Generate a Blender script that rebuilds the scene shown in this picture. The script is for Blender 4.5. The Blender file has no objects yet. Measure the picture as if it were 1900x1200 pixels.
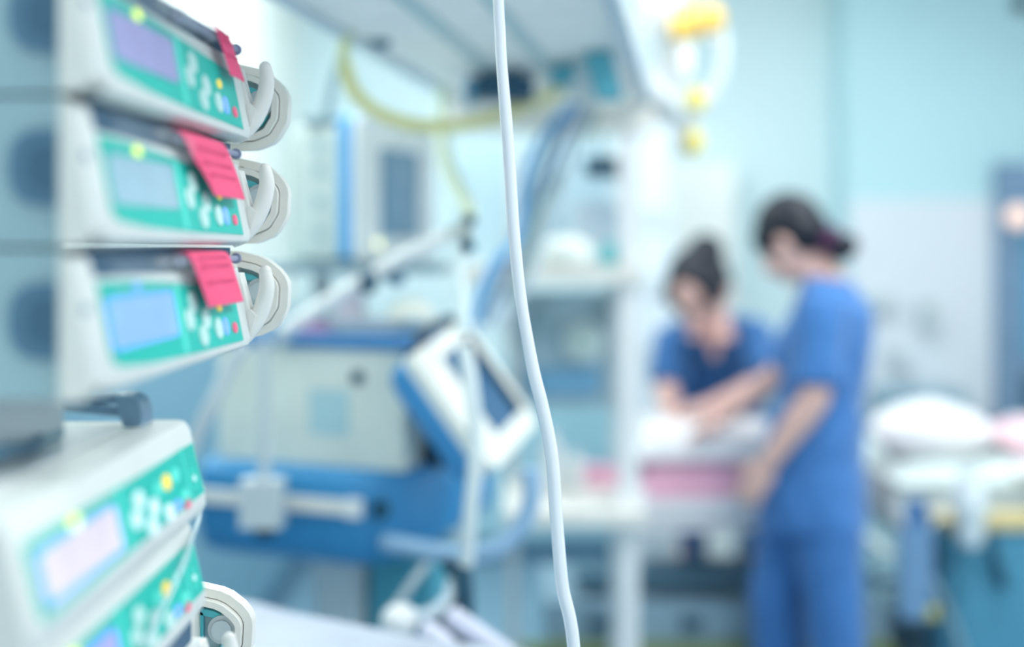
import bpy, bmesh, math, random
from mathutils import Vector, Matrix, noise
random.seed(7)
R = math.radians
COL = bpy.context.scene.collection
CAMZ = 1.5
F = 2111.0
def P(px, py, d):
    """a point seen at (px,py) at distance d in front of the lens (survey helper)"""
    return Vector(((px-950)/F*d, d, CAMZ-(py-450)/F*d))

# ------------------------------------------------------------------ materials
def lin(c):
    out = []
    for v in c:
        v /= 255.0
        out.append(v/12.92 if v <= 0.04045 else ((v+0.055)/1.055)**2.4)
    return out
MATS = {}
def mat(name, rgb, rough=0.5, metal=0.0, var=0.04, scale=12.0, bump=0.0, coat=0.0, trans=0.0, alpha=1.0, emit=0.0, spec=0.5, sheen=0.0, ior=1.45):
    if name in MATS: return MATS[name]
    m = bpy.data.materials.new(name); m.use_nodes = True
    nt = m.node_tree; b = nt.nodes['Principled BSDF']
    c = lin(rgb)
    tc = nt.nodes.new('ShaderNodeTexCoord')
    nz = nt.nodes.new('ShaderNodeTexNoise'); nz.inputs['Scale'].default_value = scale; nz.inputs['Detail'].default_value = 3
    nt.links.new(tc.outputs['Object'], nz.inputs['Vector'])
    rp = nt.nodes.new('ShaderNodeValToRGB')
    rp.color_ramp.elements[0].position = 0.3; rp.color_ramp.elements[1].position = 0.7
    rp.color_ramp.elements[0].color = [max(0, v*(1-var)) for v in c]+[1]
    rp.color_ramp.elements[1].color = [min(1, v*(1+var)) for v in c]+[1]
    nt.links.new(nz.outputs['Fac'], rp.inputs['Fac'])
    nt.links.new(rp.outputs['Color'], b.inputs['Base Color'])
    b.inputs['Roughness'].default_value = rough
    b.inputs['Metallic'].default_value = metal
    b.inputs['Specular IOR Level'].default_value = spec
    b.inputs['IOR'].default_value = ior
    if coat: b.inputs['Coat Weight'].default_value = coat; b.inputs['Coat Roughness'].default_value = 0.08
    if trans: b.inputs['Transmission Weight'].default_value = trans
    if alpha < 1: b.inputs['Alpha'].default_value = alpha
    if sheen: b.inputs['Sheen Weight'].default_value = sheen
    if emit:
        nt.links.new(rp.outputs['Color'], b.inputs['Emission Color'])
        b.inputs['Emission Strength'].default_value = emit
    if bump:
        bp = nt.nodes.new('ShaderNodeBump'); bp.inputs['Strength'].default_value = bump
        bp.inputs['Distance'].default_value = 0.01
        nt.links.new(nz.outputs['Fac'], bp.inputs['Height']); nt.links.new(bp.outputs['Normal'], b.inputs['Normal'])
    MATS[name] = m
    return m

# ------------------------------------------------------------------ mesh builder
AX = Matrix(((0,0,1,0),(1,0,0,0),(0,1,0,0),(0,0,0,1)))     # local (X,Y,Z) -> (y,z,x): profile in y/z pushed along x
AY = Matrix(((1,0,0,0),(0,0,-1,0),(0,1,0,0),(0,0,0,1)))    # local (X,Y,Z) -> (x,z,-y)
def frame(o, x, y, z):
    m = Matrix.Identity(4)
    for i, v in enumerate((x, y, z)):
        v = Vector(v)
        for r in range(3): m[r][i] = v[r]
    for r in range(3): m[r][3] = o[r]
    return m
def smoothpath(pts, n=6):
    pts = [Vector(p) for p in pts]
    if len(pts) < 3: return pts
    out = []
    for i in range(len(pts)-1):
        p0 = pts[max(i-1,0)]; p1 = pts[i]; p2 = pts[i+1]; p3 = pts[min(i+2,len(pts)-1)]
        for k in range(n):
            t = k/n
            out.append(0.5*((2*p1)+(-p0+p2)*t+(2*p0-5*p1+4*p2-p3)*t*t+(-p0+3*p1-3*p2+p3)*t**3))
    out.append(pts[-1]); return out
class MB:
    def __init__(s): s.bm = bmesh.new()
    def _bevel(s, faces, w, seg=2):
        es = set()
        for f in faces:
            for e in f.edges:
                if len(e.link_faces) == 2 and e.calc_face_angle(0) > 0.5: es.add(e)
        if es: bmesh.ops.bevel(s.bm, geom=list(es), offset=w, segments=seg, affect='EDGES', profile=0.5, clamp_overlap=True)
    def box(s, c, size, M=None, bevel=0.0, seg=2):
        M = M or Matrix.Identity(4)
        h = Vector(size)/2; c = Vector(c)
        vs = [s.bm.verts.new(M @ (c+Vector((x*h.x,y*h.y,z*h.z)))) for x in (-1,1) for y in (-1,1) for z in (-1,1)]
        fs = []
        for q in ((0,1,3,2),(4,6,7,5),(0,4,5,1),(2,3,7,6),(0,2,6,4),(1,5,7,3)):
            fs.append(s.bm.faces.new([vs[i] for i in q]))
        if bevel: s._bevel(fs, bevel, seg)
        return s
    def prism(s, pts, lo, hi, M=None, bevel=0.0, seg=2):
        M = M or Matrix.Identity(4)
        a = [s.bm.verts.new(M @ Vector((p[0],p[1],lo))) for p in pts]
        b = [s.bm.verts.new(M @ Vector((p[0],p[1],hi))) for p in pts]
        n = len(pts); fs = [s.bm.faces.new(a[::-1]), s.bm.faces.new(b)]
        for i in range(n): fs.append(s.bm.faces.new([a[i],a[(i+1)%n],b[(i+1)%n],b[i]]))
        if bevel: s._bevel(fs, bevel, seg)
        return s
    def ringprism(s, outer, inner, lo, hi, M=None, bevel=0.0):
        """closed band between two outlines of equal length"""
        M = M or Matrix.Identity(4); n = len(outer)
        def lay(p, z): return [s.bm.verts.new(M @ Vector((q[0],q[1],z))) for q in p]
        oa, ob, ia, ib = lay(outer,lo), lay(outer,hi), lay(inner,lo), lay(inner,hi)
        fs = []
        for i in range(n):
            j = (i+1) % n
            fs += [s.bm.faces.new([oa[i],oa[j],ob[j],ob[i]]), s.bm.faces.new([ia[j],ia[i],ib[i],ib[j]]),
                   s.bm.faces.new([oa[j],oa[i],ia[i],ia[j]]), s.bm.faces.new([ob[i],ob[j],ib[j],ib[i]])]
        if bevel: s._bevel(fs, bevel)
        return s
    def rings(s, rr, cap=True):
        """rr: list of lists of points"""
        vs = [[s.bm.verts.new(p) for p in r] for r in rr]; n = len(vs[0])
        for a, b in zip(vs, vs[1:]):
            for i in range(n): s.bm.faces.new([a[i],a[(i+1)%n],b[(i+1)%n],b[i]])
        if cap: s.bm.faces.new(vs[0][::-1]); s.bm.faces.new(vs[-1])
        return s
    def tube(s, pts, r, n=10, smooth=True, k=6, M=None, cap=True):
        ra = r if isinstance(r, (list, tuple)) else None
        src = [Vector(p) for p in pts]
        if smooth and len(src) > 2:
            path = smoothpath(src, k)
            rad = [ (ra[min(int(i/k), len(src)-1)]*(1-(i%k)/k)+ra[min(int(i/k)+1, len(src)-1)]*((i%k)/k)) if ra else r for i in range(len(path))]
        else:
            path = src; rad = list(ra) if ra else [r]*len(path)
        t0 = (path[1]-path[0]).normalized()
        u = t0.orthogonal().normalized(); rr = []
        for i, p in enumerate(path):
            t = (path[min(i+1,len(path)-1)]-path[max(i-1,0)]).normalized()
            u = (u - t*u.dot(t)).normalized(); v = t.cross(u)
            rr.append([p+(u*math.cos(a)+v*math.sin(a))*rad[i] for a in [2*math.pi*q/n for q in range(n)]])
        if M: rr = [[M @ q for q in r_] for r_ in rr]
        return s.rings(rr, cap)
    def corrugated(s, pts, r, n=12, step=0.012, amp=0.12):
        path = smoothpath(pts, 12)
        L = sum((b-a).length for a, b in zip(path, path[1:])); m = max(8, int(L/step*2))
        acc = [0]
        for a, b in zip(path, path[1:]): acc.append(acc[-1]+(b-a).length)
        out = []; j = 0
        for i in range(m+1):
            q = L*i/m
            while j < len(path)-2 and acc[j+1] < q: j += 1
            t = (q-acc[j])/max(1e-9, acc[j+1]-acc[j]); out.append(path[j].lerp(path[j+1], min(1,t)))
        return s.tube(out, [r*(1+amp*(1 if i % 2 else -1)) for i in range(len(out))], n, smooth=False)
    def lathe(s, prof, M=None, n=24):
        M = M or Matrix.Identity(4)
        return s.rings([[M @ Vector((r*math.cos(2*math.pi*i/n), r*math.sin(2*math.pi*i/n), z)) for i in range(n)] for r, z in prof])
    def ell(s, c, r, M=None, n=16, m=10):
        M = M or Matrix.Identity(4); c = Vector(c); rr = []
        for j in range(1, m):
            a = math.pi*j/m
            rr.append([M @ (c+Vector((r[0]*math.sin(a)*math.cos(2*math.pi*i/n), r[1]*math.sin(a)*math.sin(2*math.pi*i/n), -r[2]*math.cos(a)))) for i in range(n)])
        return s.rings(rr)
    def loft(s, secs, n=24, k=4, p=2.3):
        """secs: (centre, u axis, v axis, ru, rv)"""
        cs = smoothpath([q[0] for q in secs], k); N = len(secs); rr = []
        for i, c in enumerate(cs):
            t = i/k; a = min(int(t), N-2); f = t-a
            A, B = secs[a], secs[a+1]; f2 = f*f*(3-2*f)
            u = Vector(A[1]).lerp(Vector(B[1]), f); v = Vector(A[2]).lerp(Vector(B[2]), f)
            ru = A[3]*(1-f2)+B[3]*f2; rv = A[4]*(1-f2)+B[4]*f2
            ring = []
            for q in range(n):
                th = 2*math.pi*q/n; cx, sx = math.cos(th), math.sin(th)
                ring.append(c+u*ru*math.copysign(abs(cx)**(2/p), cx)+v*rv*math.copysign(abs(sx)**(2/p), sx))
            rr.append(ring)
        return s.rings(rr)
    def build(s, name, m, parent=None, smooth=True, local=False, angle=40):
        bmesh.ops.recalc_face_normals(s.bm, faces=s.bm.faces[:])
        if parent is not None and not local:
            s.bm.transform(WM(parent).inverted())
        me = bpy.data.meshes.new(name); s.bm.to_mesh(me); s.bm.free()
        o = bpy.data.objects.new(name, me); COL.objects.link(o)
        me.materials.append(m)
        if smooth:
            for p in me.polygons: p.use_smooth = True
            try: me.set_sharp_from_angle(angle=R(angle))
            except Exception: pass
        if parent is not None: o.parent = parent
        return o
def WM(o):
    return (WM(o.parent) if o.parent else Matrix.Identity(4)) @ Matrix.LocRotScale(o.location, o.rotation_euler, None)
def tag(o, label, cat, group=None):
    o['label'] = label; o['category'] = cat
    if group: o['group'] = group
    return o
def thing(name, label, cat, loc=(0,0,0), rz=0.0, group=None):
    o = bpy.data.objects.new(name, None); COL.objects.link(o); o.empty_display_size = 0.05
    o.location = loc; o.rotation_euler = (0,0,rz)
    return tag(o, label, cat, group)
def struct(mb, name, m, **k):
    o = mb.build(name, m, **k); o['kind'] = 'structure'; return o

# palette -------------------------------------------------------------
cream = mat('cream_plastic', (238,236,228), 0.38, coat=0.15)
casing = mat('casing_plastic', (220,224,220), 0.42, coat=0.1)
white = mat('white_plastic', (240,242,242), 0.35, coat=0.1)
offw = mat('offwhite_enamel', (226,232,226), 0.45)
palegrey = mat('pale_grey_metal', (196,208,212), 0.4)
midgrey = mat('mid_grey_metal', (140,165,175), 0.45)
slate = mat('slate_plastic', (78,118,145), 0.45)
darkteal = mat('dark_teal_plastic', (30,78,100), 0.4)
black = mat('blue_black_plastic', (22,50,68), 0.4)
teal = mat('teal_panel', (0,188,172), 0.4, coat=0.1, emit=0.03)
tealhi = mat('light_teal_print', (90,222,205), 0.4, emit=0.1)
tealin = mat('teal_insert', (84,196,206), 0.35, coat=0.2)
greyblue = mat('grey_blue_plastic', (150,182,192), 0.42)
vblue = mat('ventilator_blue', (58,144,198), 0.38, coat=0.1)
vblue2 = mat('bright_blue_trim', (84,166,222), 0.4)
key = mat('key_white', (200,234,228), 0.4, emit=0.0)
keyglow = mat('key_backlit_white', (222,246,248), 0.4, emit=0.12)
keyyel = mat('key_yellow', (250,214,84), 0.4, emit=0.3)
keyblue = mat('key_blue', (120,170,240), 0.4, emit=0.3)
keyred = mat('key_red', (232,92,128), 0.4, emit=0.2)
pink = mat('pink_label_paper', (246,84,130), 0.6, var=0.05)
pinkd = mat('pink_label_print', (226,72,118), 0.6)
scrub = mat('scrub_blue_cotton', (66,122,186), 0.85, var=0.08, scale=9, sheen=0.2)
scrub2 = mat('scrub_deep_blue_cotton', (54,108,166), 0.85, var=0.08, scale=9, sheen=0.2)
skin = mat('skin', (234,190,178), 0.55, var=0.03)
hairm = mat('black_hair', (16,24,38), 0.5, var=0.2, scale=60)
yel = mat('yellow_hose_rubber', (236,230,160), 0.5)
yelb = mat('yellow_plastic', (252,214,92), 0.4, coat=0.2)
linen = mat('white_linen', (240,240,242), 0.9, var=0.02, bump=0.2, scale=20)
pinkl = mat('pink_linen', (240,184,206), 0.9, var=0.04, bump=0.2, scale=20)
steel = mat('brushed_steel', (205,212,216), 0.3, metal=0.7)
clear = mat('clear_plastic', (235,245,248), 0.05, alpha=0.06, coat=0.6)

# ------------------------------------------------------------------ the room
XL, XR, YB, YF, ZC = -1.0, 2.75, 5.4, -1.2, 2.9
wallm = mat('pale_cyan_paint', (212,234,237), 0.8, var=0.015, scale=2)
walll = mat('mint_white_paint', (238,246,240), 0.8, var=0.01, scale=2)
wallr = mat('cool_grey_paint', (238,243,244), 0.8, var=0.02, scale=2)
dado = mat('blue_teal_dado', (168,212,224), 0.6, var=0.03, scale=2)
floorm = mat('blue_grey_vinyl', (126,162,182), 0.35, var=0.06, scale=3, coat=0.2)
struct(MB().box(((XL+XR)/2,(YB+YF)/2,-0.05),(XR-XL+0.4,YB-YF+0.4,0.1)), 'floor', floorm)
struct(MB().box(((XL+XR)/2,(YB+YF)/2,ZC+0.05),(XR-XL+0.4,YB-YF+0.4,0.1)), 'ceiling', mat('ceiling_tile_white',(240,244,244),0.9))
struct(MB().box((XL-0.06,(YB+YF)/2,ZC/2),(0.12,YB-YF,ZC)), 'wall_left', walll)
struct(MB().box((XR+0.06,(YB+YF)/2,ZC/2),(0.12,YB-YF,ZC)), 'wall_right', wallr)
struct(MB().box(((XL+XR)/2,YB+0.06,ZC/2),(XR-XL+0.24,0.12,ZC)), 'wall_back', wallm)
# a shallow pier projects from the back wall on the right
struct(MB().box(((1.52+XR)/2,YB-0.10,ZC/2),(XR-1.52,0.2,ZC),bevel=0.004), 'wall_pier', mat('pier_cyan_paint',(188,224,230),0.8,var=0.015,scale=2))
struct(MB().box(((XL+1.5)/2,YB-0.01,0.47),(1.5-XL,0.02,0.94)), 'trim_1', dado)
struct(MB().box((XL+0.01,(YB+YF)/2,0.60),(0.02,YB-YF,1.20)), 'trim_2', mat('blue_wall_guard',(134,178,198),0.6,var=0.03,scale=2))
struct(MB().box(((XL+1.5)/2,YB-0.03,0.05),(1.5-XL,0.02,0.1)), 'baseboard_back', slate)
struct(MB().box((XL+0.03,(YB+YF)/2-0.05,0.05),(0.02,YB-YF-0.1,0.1)), 'baseboard_left', slate)

# ------------------------------------------------------------------ pump tower, seen end-on at far left
YAW = R(90)-math.atan(0.0426)
tw = thing('pump_docking_tower', 'tall pale grey docking tower holding the stacked pumps, at the left edge', 'docking tower', (-0.27,0.696,1.352), YAW)
MB().box((0.084,0.107,0.26),(0.160,0.06,0.52),bevel=0.006).build('tower_body', greyblue, tw, local=True)
MB().box((0.084,0.0755,0.26),(0.14,0.005,0.50),bevel=0.003).build('tower_spine', palegrey, tw, local=True)
MB().tube([(0.10,0.195,-1.352),(0.10,0.195,0.52)],0.02,16,smooth=False).build('stand_pole', palegrey, tw, local=True)
MB().box((0.10,0.156,0.30),(0.06,0.042,0.10),bevel=0.004).build('pole_bracket', midgrey, tw, local=True)
MB().box((0.15,0.19,-1.332),(0.42,0.30,0.04),bevel=0.015).build('stand_foot', midgrey, tw, local=True)

# ------------------------------------------------------------------ syringe pump (local: x width, -y front, z up)
SL = Vector((0,0.012,0.066)).normalized(); SN = Vector((0,-SL.z,SL.y))
def face_frame(off=0.0):  # (a, b, c): a along width, b up the slanted face, c out of it ; b=0 at z=.010
    return frame(Vector((0,-0.012,0.010))+SN*off, (1,0,0), SL, SN)
def disc(mb, a, z, rx, rz, off, h, M, n=20):
    pts = [(a+rx*math.cos(2*math.pi*i/n), z-0.010+rz*math.sin(2*math.pi*i/n)) for i in range(n)]
    return mb.prism(pts, off, off+h, M)
def rrect(x0,z0,x1,z1,r,n=5):
    out = []
    for cx,cz,a0 in ((x1-r,z1-r,0),(x0+r,z1-r,90),(x0+r,z0+r,180),(x1-r,z0+r,270)):
        for i in range(n+1):
            a = R(a0+90*i/n); out.append((cx+r*math.cos(a), cz+r*math.sin(a)))
    return out
RING = [(-0.0415,0.0895),(-0.020,0.0885),(0.000,0.0840),(0.0090,0.0800),(0.0205,0.0710),(0.0262,0.0640),(0.0292,0.0575),(0.0298,0.0520),(0.0288,0.0340),(0.0272,0.0285),(0.0190,0.0150),(0.0140,0.0105),(0.0010,0.0050),(-0.0050,0.0038),(-0.0310,0.0030),(-0.0415,0.0032)]
RING = [(o*1.026-0.0078, 0.046+(z-0.047)*1.026) for o, z in RING]
def inset(pts, d):
    n = len(pts); out = []
    cx = sum(p[0] for p in pts)/n; cz = sum(p[1] for p in pts)/n
    for i in range(n):
        a = Vector(pts[i-1]); b = Vector(pts[i]); c = Vector(pts[(i+1)%n])
        n1 = Vector((-(b-a).y,(b-a).x)).normalized(); n2 = Vector((-(c-b).y,(c-b).x)).normalized()
        nn = (n1+n2); nn = nn.normalized()/max(0.5, (nn.normalized()).dot(n1))
        if nn.dot(Vector((cx,cz))-b) < 0: nn = -nn
        out.append(tuple(b+nn*d))
    return out
def YZ(pts): return [(-o, z) for o, z in pts]       # 'out' is -y
def drive_head(root, W, s=1.0):
    r = RING; D = W+0.096
    h = MB(); h.ringprism(YZ(r), YZ(inset(r,0.0082)), D+0.008, D+0.024, AX, bevel=0.0018)
    h.box((W+0.058,0.036,0.046),(0.128,0.018,0.078),bevel=0.004)
    head = h.build('drive_head', cream, root, local=True)
    MB().ringprism(YZ(inset(r,0.0090)), YZ(inset(r,0.0148)), D, D+0.020, AX, bevel=0.0014).build('inner_rim', cream, head, local=True)
    MB().prism(YZ(inset(r,0.0086)), D+0.014, D+0.018, AX).build('back_plate', mat('plate_blue_grey',(176,202,208),0.4), head, local=True)
    MB().ringprism(YZ(inset(r,0.0200)), YZ(inset(r,0.0262)), D+0.008, D+0.015, AX, bevel=0.0008).build('teal_insert', tealin, head, local=True)
    c = MB(); c.tube([(D+0.018,0.006,0.048),(D+0.006,0.006,0.048)], 0.0135, 24, smooth=False); c.tube([(D+0.006,0.006,0.048),(D+0.003,0.006,0.048)], 0.0095, 24, smooth=False)
    c.build('plunger_seat', palegrey, head, local=True)
    for y_,z in ((-0.0120,0.030),(-0.0135,0.060)):
        MB().tube([(D+0.015,y_,z),(D+0.011,y_,z)], 0.0030, 16, smooth=False).build('screw', slate, head, local=True)
    f = MB()
    f.tube([(W+0.004,0.006,0.002),(W+0.008,-0.0045,0.010),(W+0.011,-0.0140,0.024),(W+0.012,-0.0215,0.040),(W+0.012,-0.0250,0.057),(W+0.012,-0.0235,0.0700)], [0.0050,0.0075,0.0085,0.0078,0.0072,0.0058], 18)
    f.ell((W+0.012,-0.0235,0.0705),(0.0058,0.0058,0.0060))
    f.prism([(0.012,0.066),(0.012,0.003),(-0.0035,0.003),(-0.013,0.016),(-0.0175,0.030),(-0.0120,0.036),(-0.0035,0.034),(0.004,0.043),(0.006,0.062)], W+0.001, W+0.010, AX, bevel=0.0025)
    f.prism([(0.012,0.070),(-0.0020,0.0695),(-0.0110,0.0360),(-0.0045,0.0325),(0.002,0.036),(0.006,0.050)], W+0.000, W+0.018, AX, bevel=0.0025)
    f.build('plunger_fork', mat('fork_white',(232,231,226),0.4,coat=0.1), root, local=True)
def syringe_pump(label, loc, rz, scr, W=0.354):
    t = thing('syringe_pump', label, 'syringe pump', loc, rz, None)
    H = 0.0905
    b = MB()
    prof = [(0.008,0.0),(-0.004,0.0),(-0.011,0.004),(-0.0125,0.010),(-0.0005,0.0745),(0.003,0.0755),(0.008,0.0755)]
    b.prism(prof, 0.0, W, AX, bevel=0.003)
    cheek = [(0.008,0.0),(-0.004,0.0),(-0.011,0.004),(-0.0125,0.010),(-0.0015,0.080),(0.001,0.087),(0.004,H),(0.008,H)]
    b.prism(cheek, -0.001, 0.026, AX, bevel=0.004, seg=3)
    b.build('casing', casing, t, local=True)
    out = [(0.018+0.024*math.copysign(abs(math.cos(6.2832*i/28))**0.75,math.cos(6.2832*i/28)), 0.049+0.024*math.copysign(abs(math.sin(6.2832*i/28))**0.8,math.sin(6.2832*i/28))) for i in range(28)]
    kn = MB().prism(out, 0.003, 0.012, AX, bevel=0.003).build('side_recess', slate, t, local=True)
    MB().prism([(0.020+(y-0.026)*0.62, 0.049+(q-0.049)*0.62) for y, q in out], 0.0015, 0.0035, AX, bevel=0.0008).build('recess_knob', mat('deep_slate',(58,98,124),0.45), kn, local=True)
    MB().box((W/2+0.006,0.0415,H/2+0.0015),(W-0.006,0.063,H+0.0020),bevel=0.004).build('rear_housing', greyblue, t, local=True)
    MB().box((W/2+0.010,0.0066,0.0842),(W-0.030,0.004,0.0174),bevel=0.001).build('syringe_channel', mat('channel_shade_slate',(58,94,122),0.5), t, local=True)  # slate tone carries the shade of the gap between pumps
    FF = face_frame()
    pan = [(0.036,0.0125),(0.044,0.007),(0.10,0.003),(0.2,0.0005),(0.330,-0.0005),(0.326,0.050),(0.25,0.053),(0.165,0.058),(0.09,0.0625),(0.034,0.0625)]
    p = MB().prism(pan, 0.0, 0.0012, FF, bevel=0.0004).build('control_panel', teal, t, local=True)
    MB().prism(rrect(0.040,0.0175,0.165,0.0515,0.004), 0.0012, 0.0022, FF).build('display', scr, p, local=True)
    MB().prism([(0.172,0.003),(0.181,0.003),(0.181,0.056),(0.172,0.056)], 0.0012, 0.0017, FF).build('divider', tealhi, p, local=True)
    for a, z in ((0.208,0.0510),(0.1945,0.0375),(0.2345,0.0360),(0.2215,0.0225),(0.263,0.0255)):
        disc(MB(), a, z, 0.0098, 0.0088, 0.0012, 0.0012, FF).build('key', key, p, local=True)
    disc(MB(), 0.2835, 0.0255, 0.0072, 0.0078, 0.0012, 0.0012, FF).build('key', keyblue, p, local=True)['label'] = 'blue key'
    disc(MB(), 0.309, 0.0225, 0.0062, 0.0048, 0.0012, 0.0012, FF).build('key', keyred, p, local=True)['label'] = 'red key'
    disc(MB(), 0.2746, 0.0430, 0.0055, 0.004, 0.0012, 0.0012, FF).build('indicator_light', keyyel, p, local=True)
    disc(MB(), 0.098, 0.0670, 0.0062, 0.0038, 0.0012, 0.0012, FF).build('indicator_light', mat('lamp_yellow',(236,250,90),0.4,emit=0.8) if 'bottom' not in label else keyblue, p, local=True)
    drive_head(t, W)
    cv = MB(); pts = [(-0.0145,0.064),(-0.0170,0.072),(-0.0160,0.080),(-0.010,0.0868),(0.000,0.0890),(0.010,0.0885)]
    inn = [(y+0.0012*(1 if y > -0.008 else 1), z-0.0012) for y, z in pts]
    cv.prism(pts+inn[::-1], 0.030, 0.185, AX)
    cv.build('clear_cover', clear, t, local=True)
    return t
scrA = mat('display_lavender', (160,156,204), 0.3, coat=0.3, emit=0.1, var=0.05, scale=30)
scrB = mat('display_pale_blue', (164,196,212), 0.3, coat=0.3, emit=0.0, var=0.07, scale=25)
scrC = mat('display_blue', (124,162,250), 0.3, coat=0.3, emit=0.4, var=0.08, scale=20)
scrD = mat('display_bright_lilac', (190,180,250), 0.3, emit=0.50, var=0.12, scale=22)
scrE = mat('display_violet', (140,140,250), 0.3, emit=0.6, var=0.08, scale=20)
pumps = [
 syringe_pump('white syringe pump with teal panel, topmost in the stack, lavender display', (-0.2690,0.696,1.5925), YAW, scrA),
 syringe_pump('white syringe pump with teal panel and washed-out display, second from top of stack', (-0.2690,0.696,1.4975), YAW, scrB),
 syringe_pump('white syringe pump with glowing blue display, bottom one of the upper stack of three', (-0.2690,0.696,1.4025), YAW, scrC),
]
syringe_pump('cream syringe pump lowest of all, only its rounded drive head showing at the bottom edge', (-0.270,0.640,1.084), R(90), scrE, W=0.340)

# syringes lying in the channels of the upper pumps, each with a pink label flag
def syringe(label, base, rz, flag):
    t = thing('syringe', label, 'syringe', base, rz)
    b = MB(); b.tube([(0.150,-0.003,0.0832),(0.262,-0.003,0.0832)], 0.0058, 18, smooth=False)
    b.tube([(0.262,-0.003,0.0832),(0.265,-0.003,0.0832)], 0.0075, 18, smooth=False)
    b.tube([(0.131,-0.003,0.0832),(0.150,-0.003,0.0832)], [0.0018,0.0045], 12, smooth=False)
    b.build('barrel', mat('syringe_clear',(226,234,244),0.12,alpha=0.14,coat=0.5), t, local=True)
    p = MB(); p.tube([(0.190,-0.003,0.0832),(0.340,-0.003,0.0832)], 0.0028, 8, smooth=False)
    p.tube([(0.184,-0.003,0.0832),(0.191,-0.003,0.0832)], 0.0052, 14, smooth=False)
    p.tube([(0.340,-0.003,0.0832),(0.343,-0.003,0.0832)], 0.0050, 14, smooth=False)
    p.build('plunger', mat('plunger_grey',(150,156,180),0.45), t, local=True)
    # flag: strip through given (a0,a1,y,z) rows
    m = MB(); th = 0.0005
    rows = []
    for a0,a1,y,z in smoothrows(flag):
        rows.append((a0,a1,y,z))
    rr = []
    for i,(a0,a1,y,z) in enumerate(rows):
        rr.append([Vector((a0,y,z)),Vector((a0*0.67+a1*0.33,y-0.0012,z)),Vector((a0*0.33+a1*0.67,y-0.0008,z)),Vector((a1,y,z)),
                   Vector((a1,y+th,z-th)),Vector((a0*0.33+a1*0.67,y-0.0008+th,z-th)),Vector((a0*0.67+a1*0.33,y-0.0012+th,z-th)),Vector((a0,y+th,z-th))])
    m.rings(rr)
    fl = m.build('drug_label', pink, t, local=True)
    pr = MB(); n = len(rows)
    for q in (0.42,0.56,0.70):
        a0,a1,y,z = rows[int(n*q)]
        pr.box(((a0+a1)/2, y-0.0016, z), ((a1-a0)*0.7,0.0004,0.0026))
    pr.build('label_print', pinkd, fl, local=True)
    return t
def smoothrows(rows):
    a = smoothpath([Vector((r[0],r[1],0)) for r in rows],5); b = smoothpath([Vector((r[2],r[3],0)) for r in rows],5)
    return [(p.x,p.y,q.x,q.y) for p,q in zip(a,b)]
bs = [(-0.2690,0.696,1.5925),(-0.2690,0.696,1.4975),(-0.2690,0.696,1.4025)]
syringe('syringe in the topmost pump, its narrow pink label seen edge-on', bs[0], YAW, [(0.252,0.284,-0.004,0.0905),(0.256,0.292,-0.010,0.087),(0.270,0.310,-0.012,0.073),(0.284,0.328,-0.015,0.052)])
syringe('syringe in the second pump, wide pink label draped across the panel', bs[1], YAW, [(0.168,0.276,0.000,0.0900),(0.172,0.284,-0.009,0.087),(0.190,0.300,-0.013,0.070),(0.212,0.309,-0.016,0.055),(0.230,0.318,-0.018,0.041)])
syringe('syringe in the pump with blue display, square pink label hanging in front', bs[2], YAW, [(0.186,0.288,0.000,0.0905),(0.188,0.292,-0.010,0.088),(0.200,0.302,-0.014,0.070),(0.214,0.313,-0.018,0.046)])

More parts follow.
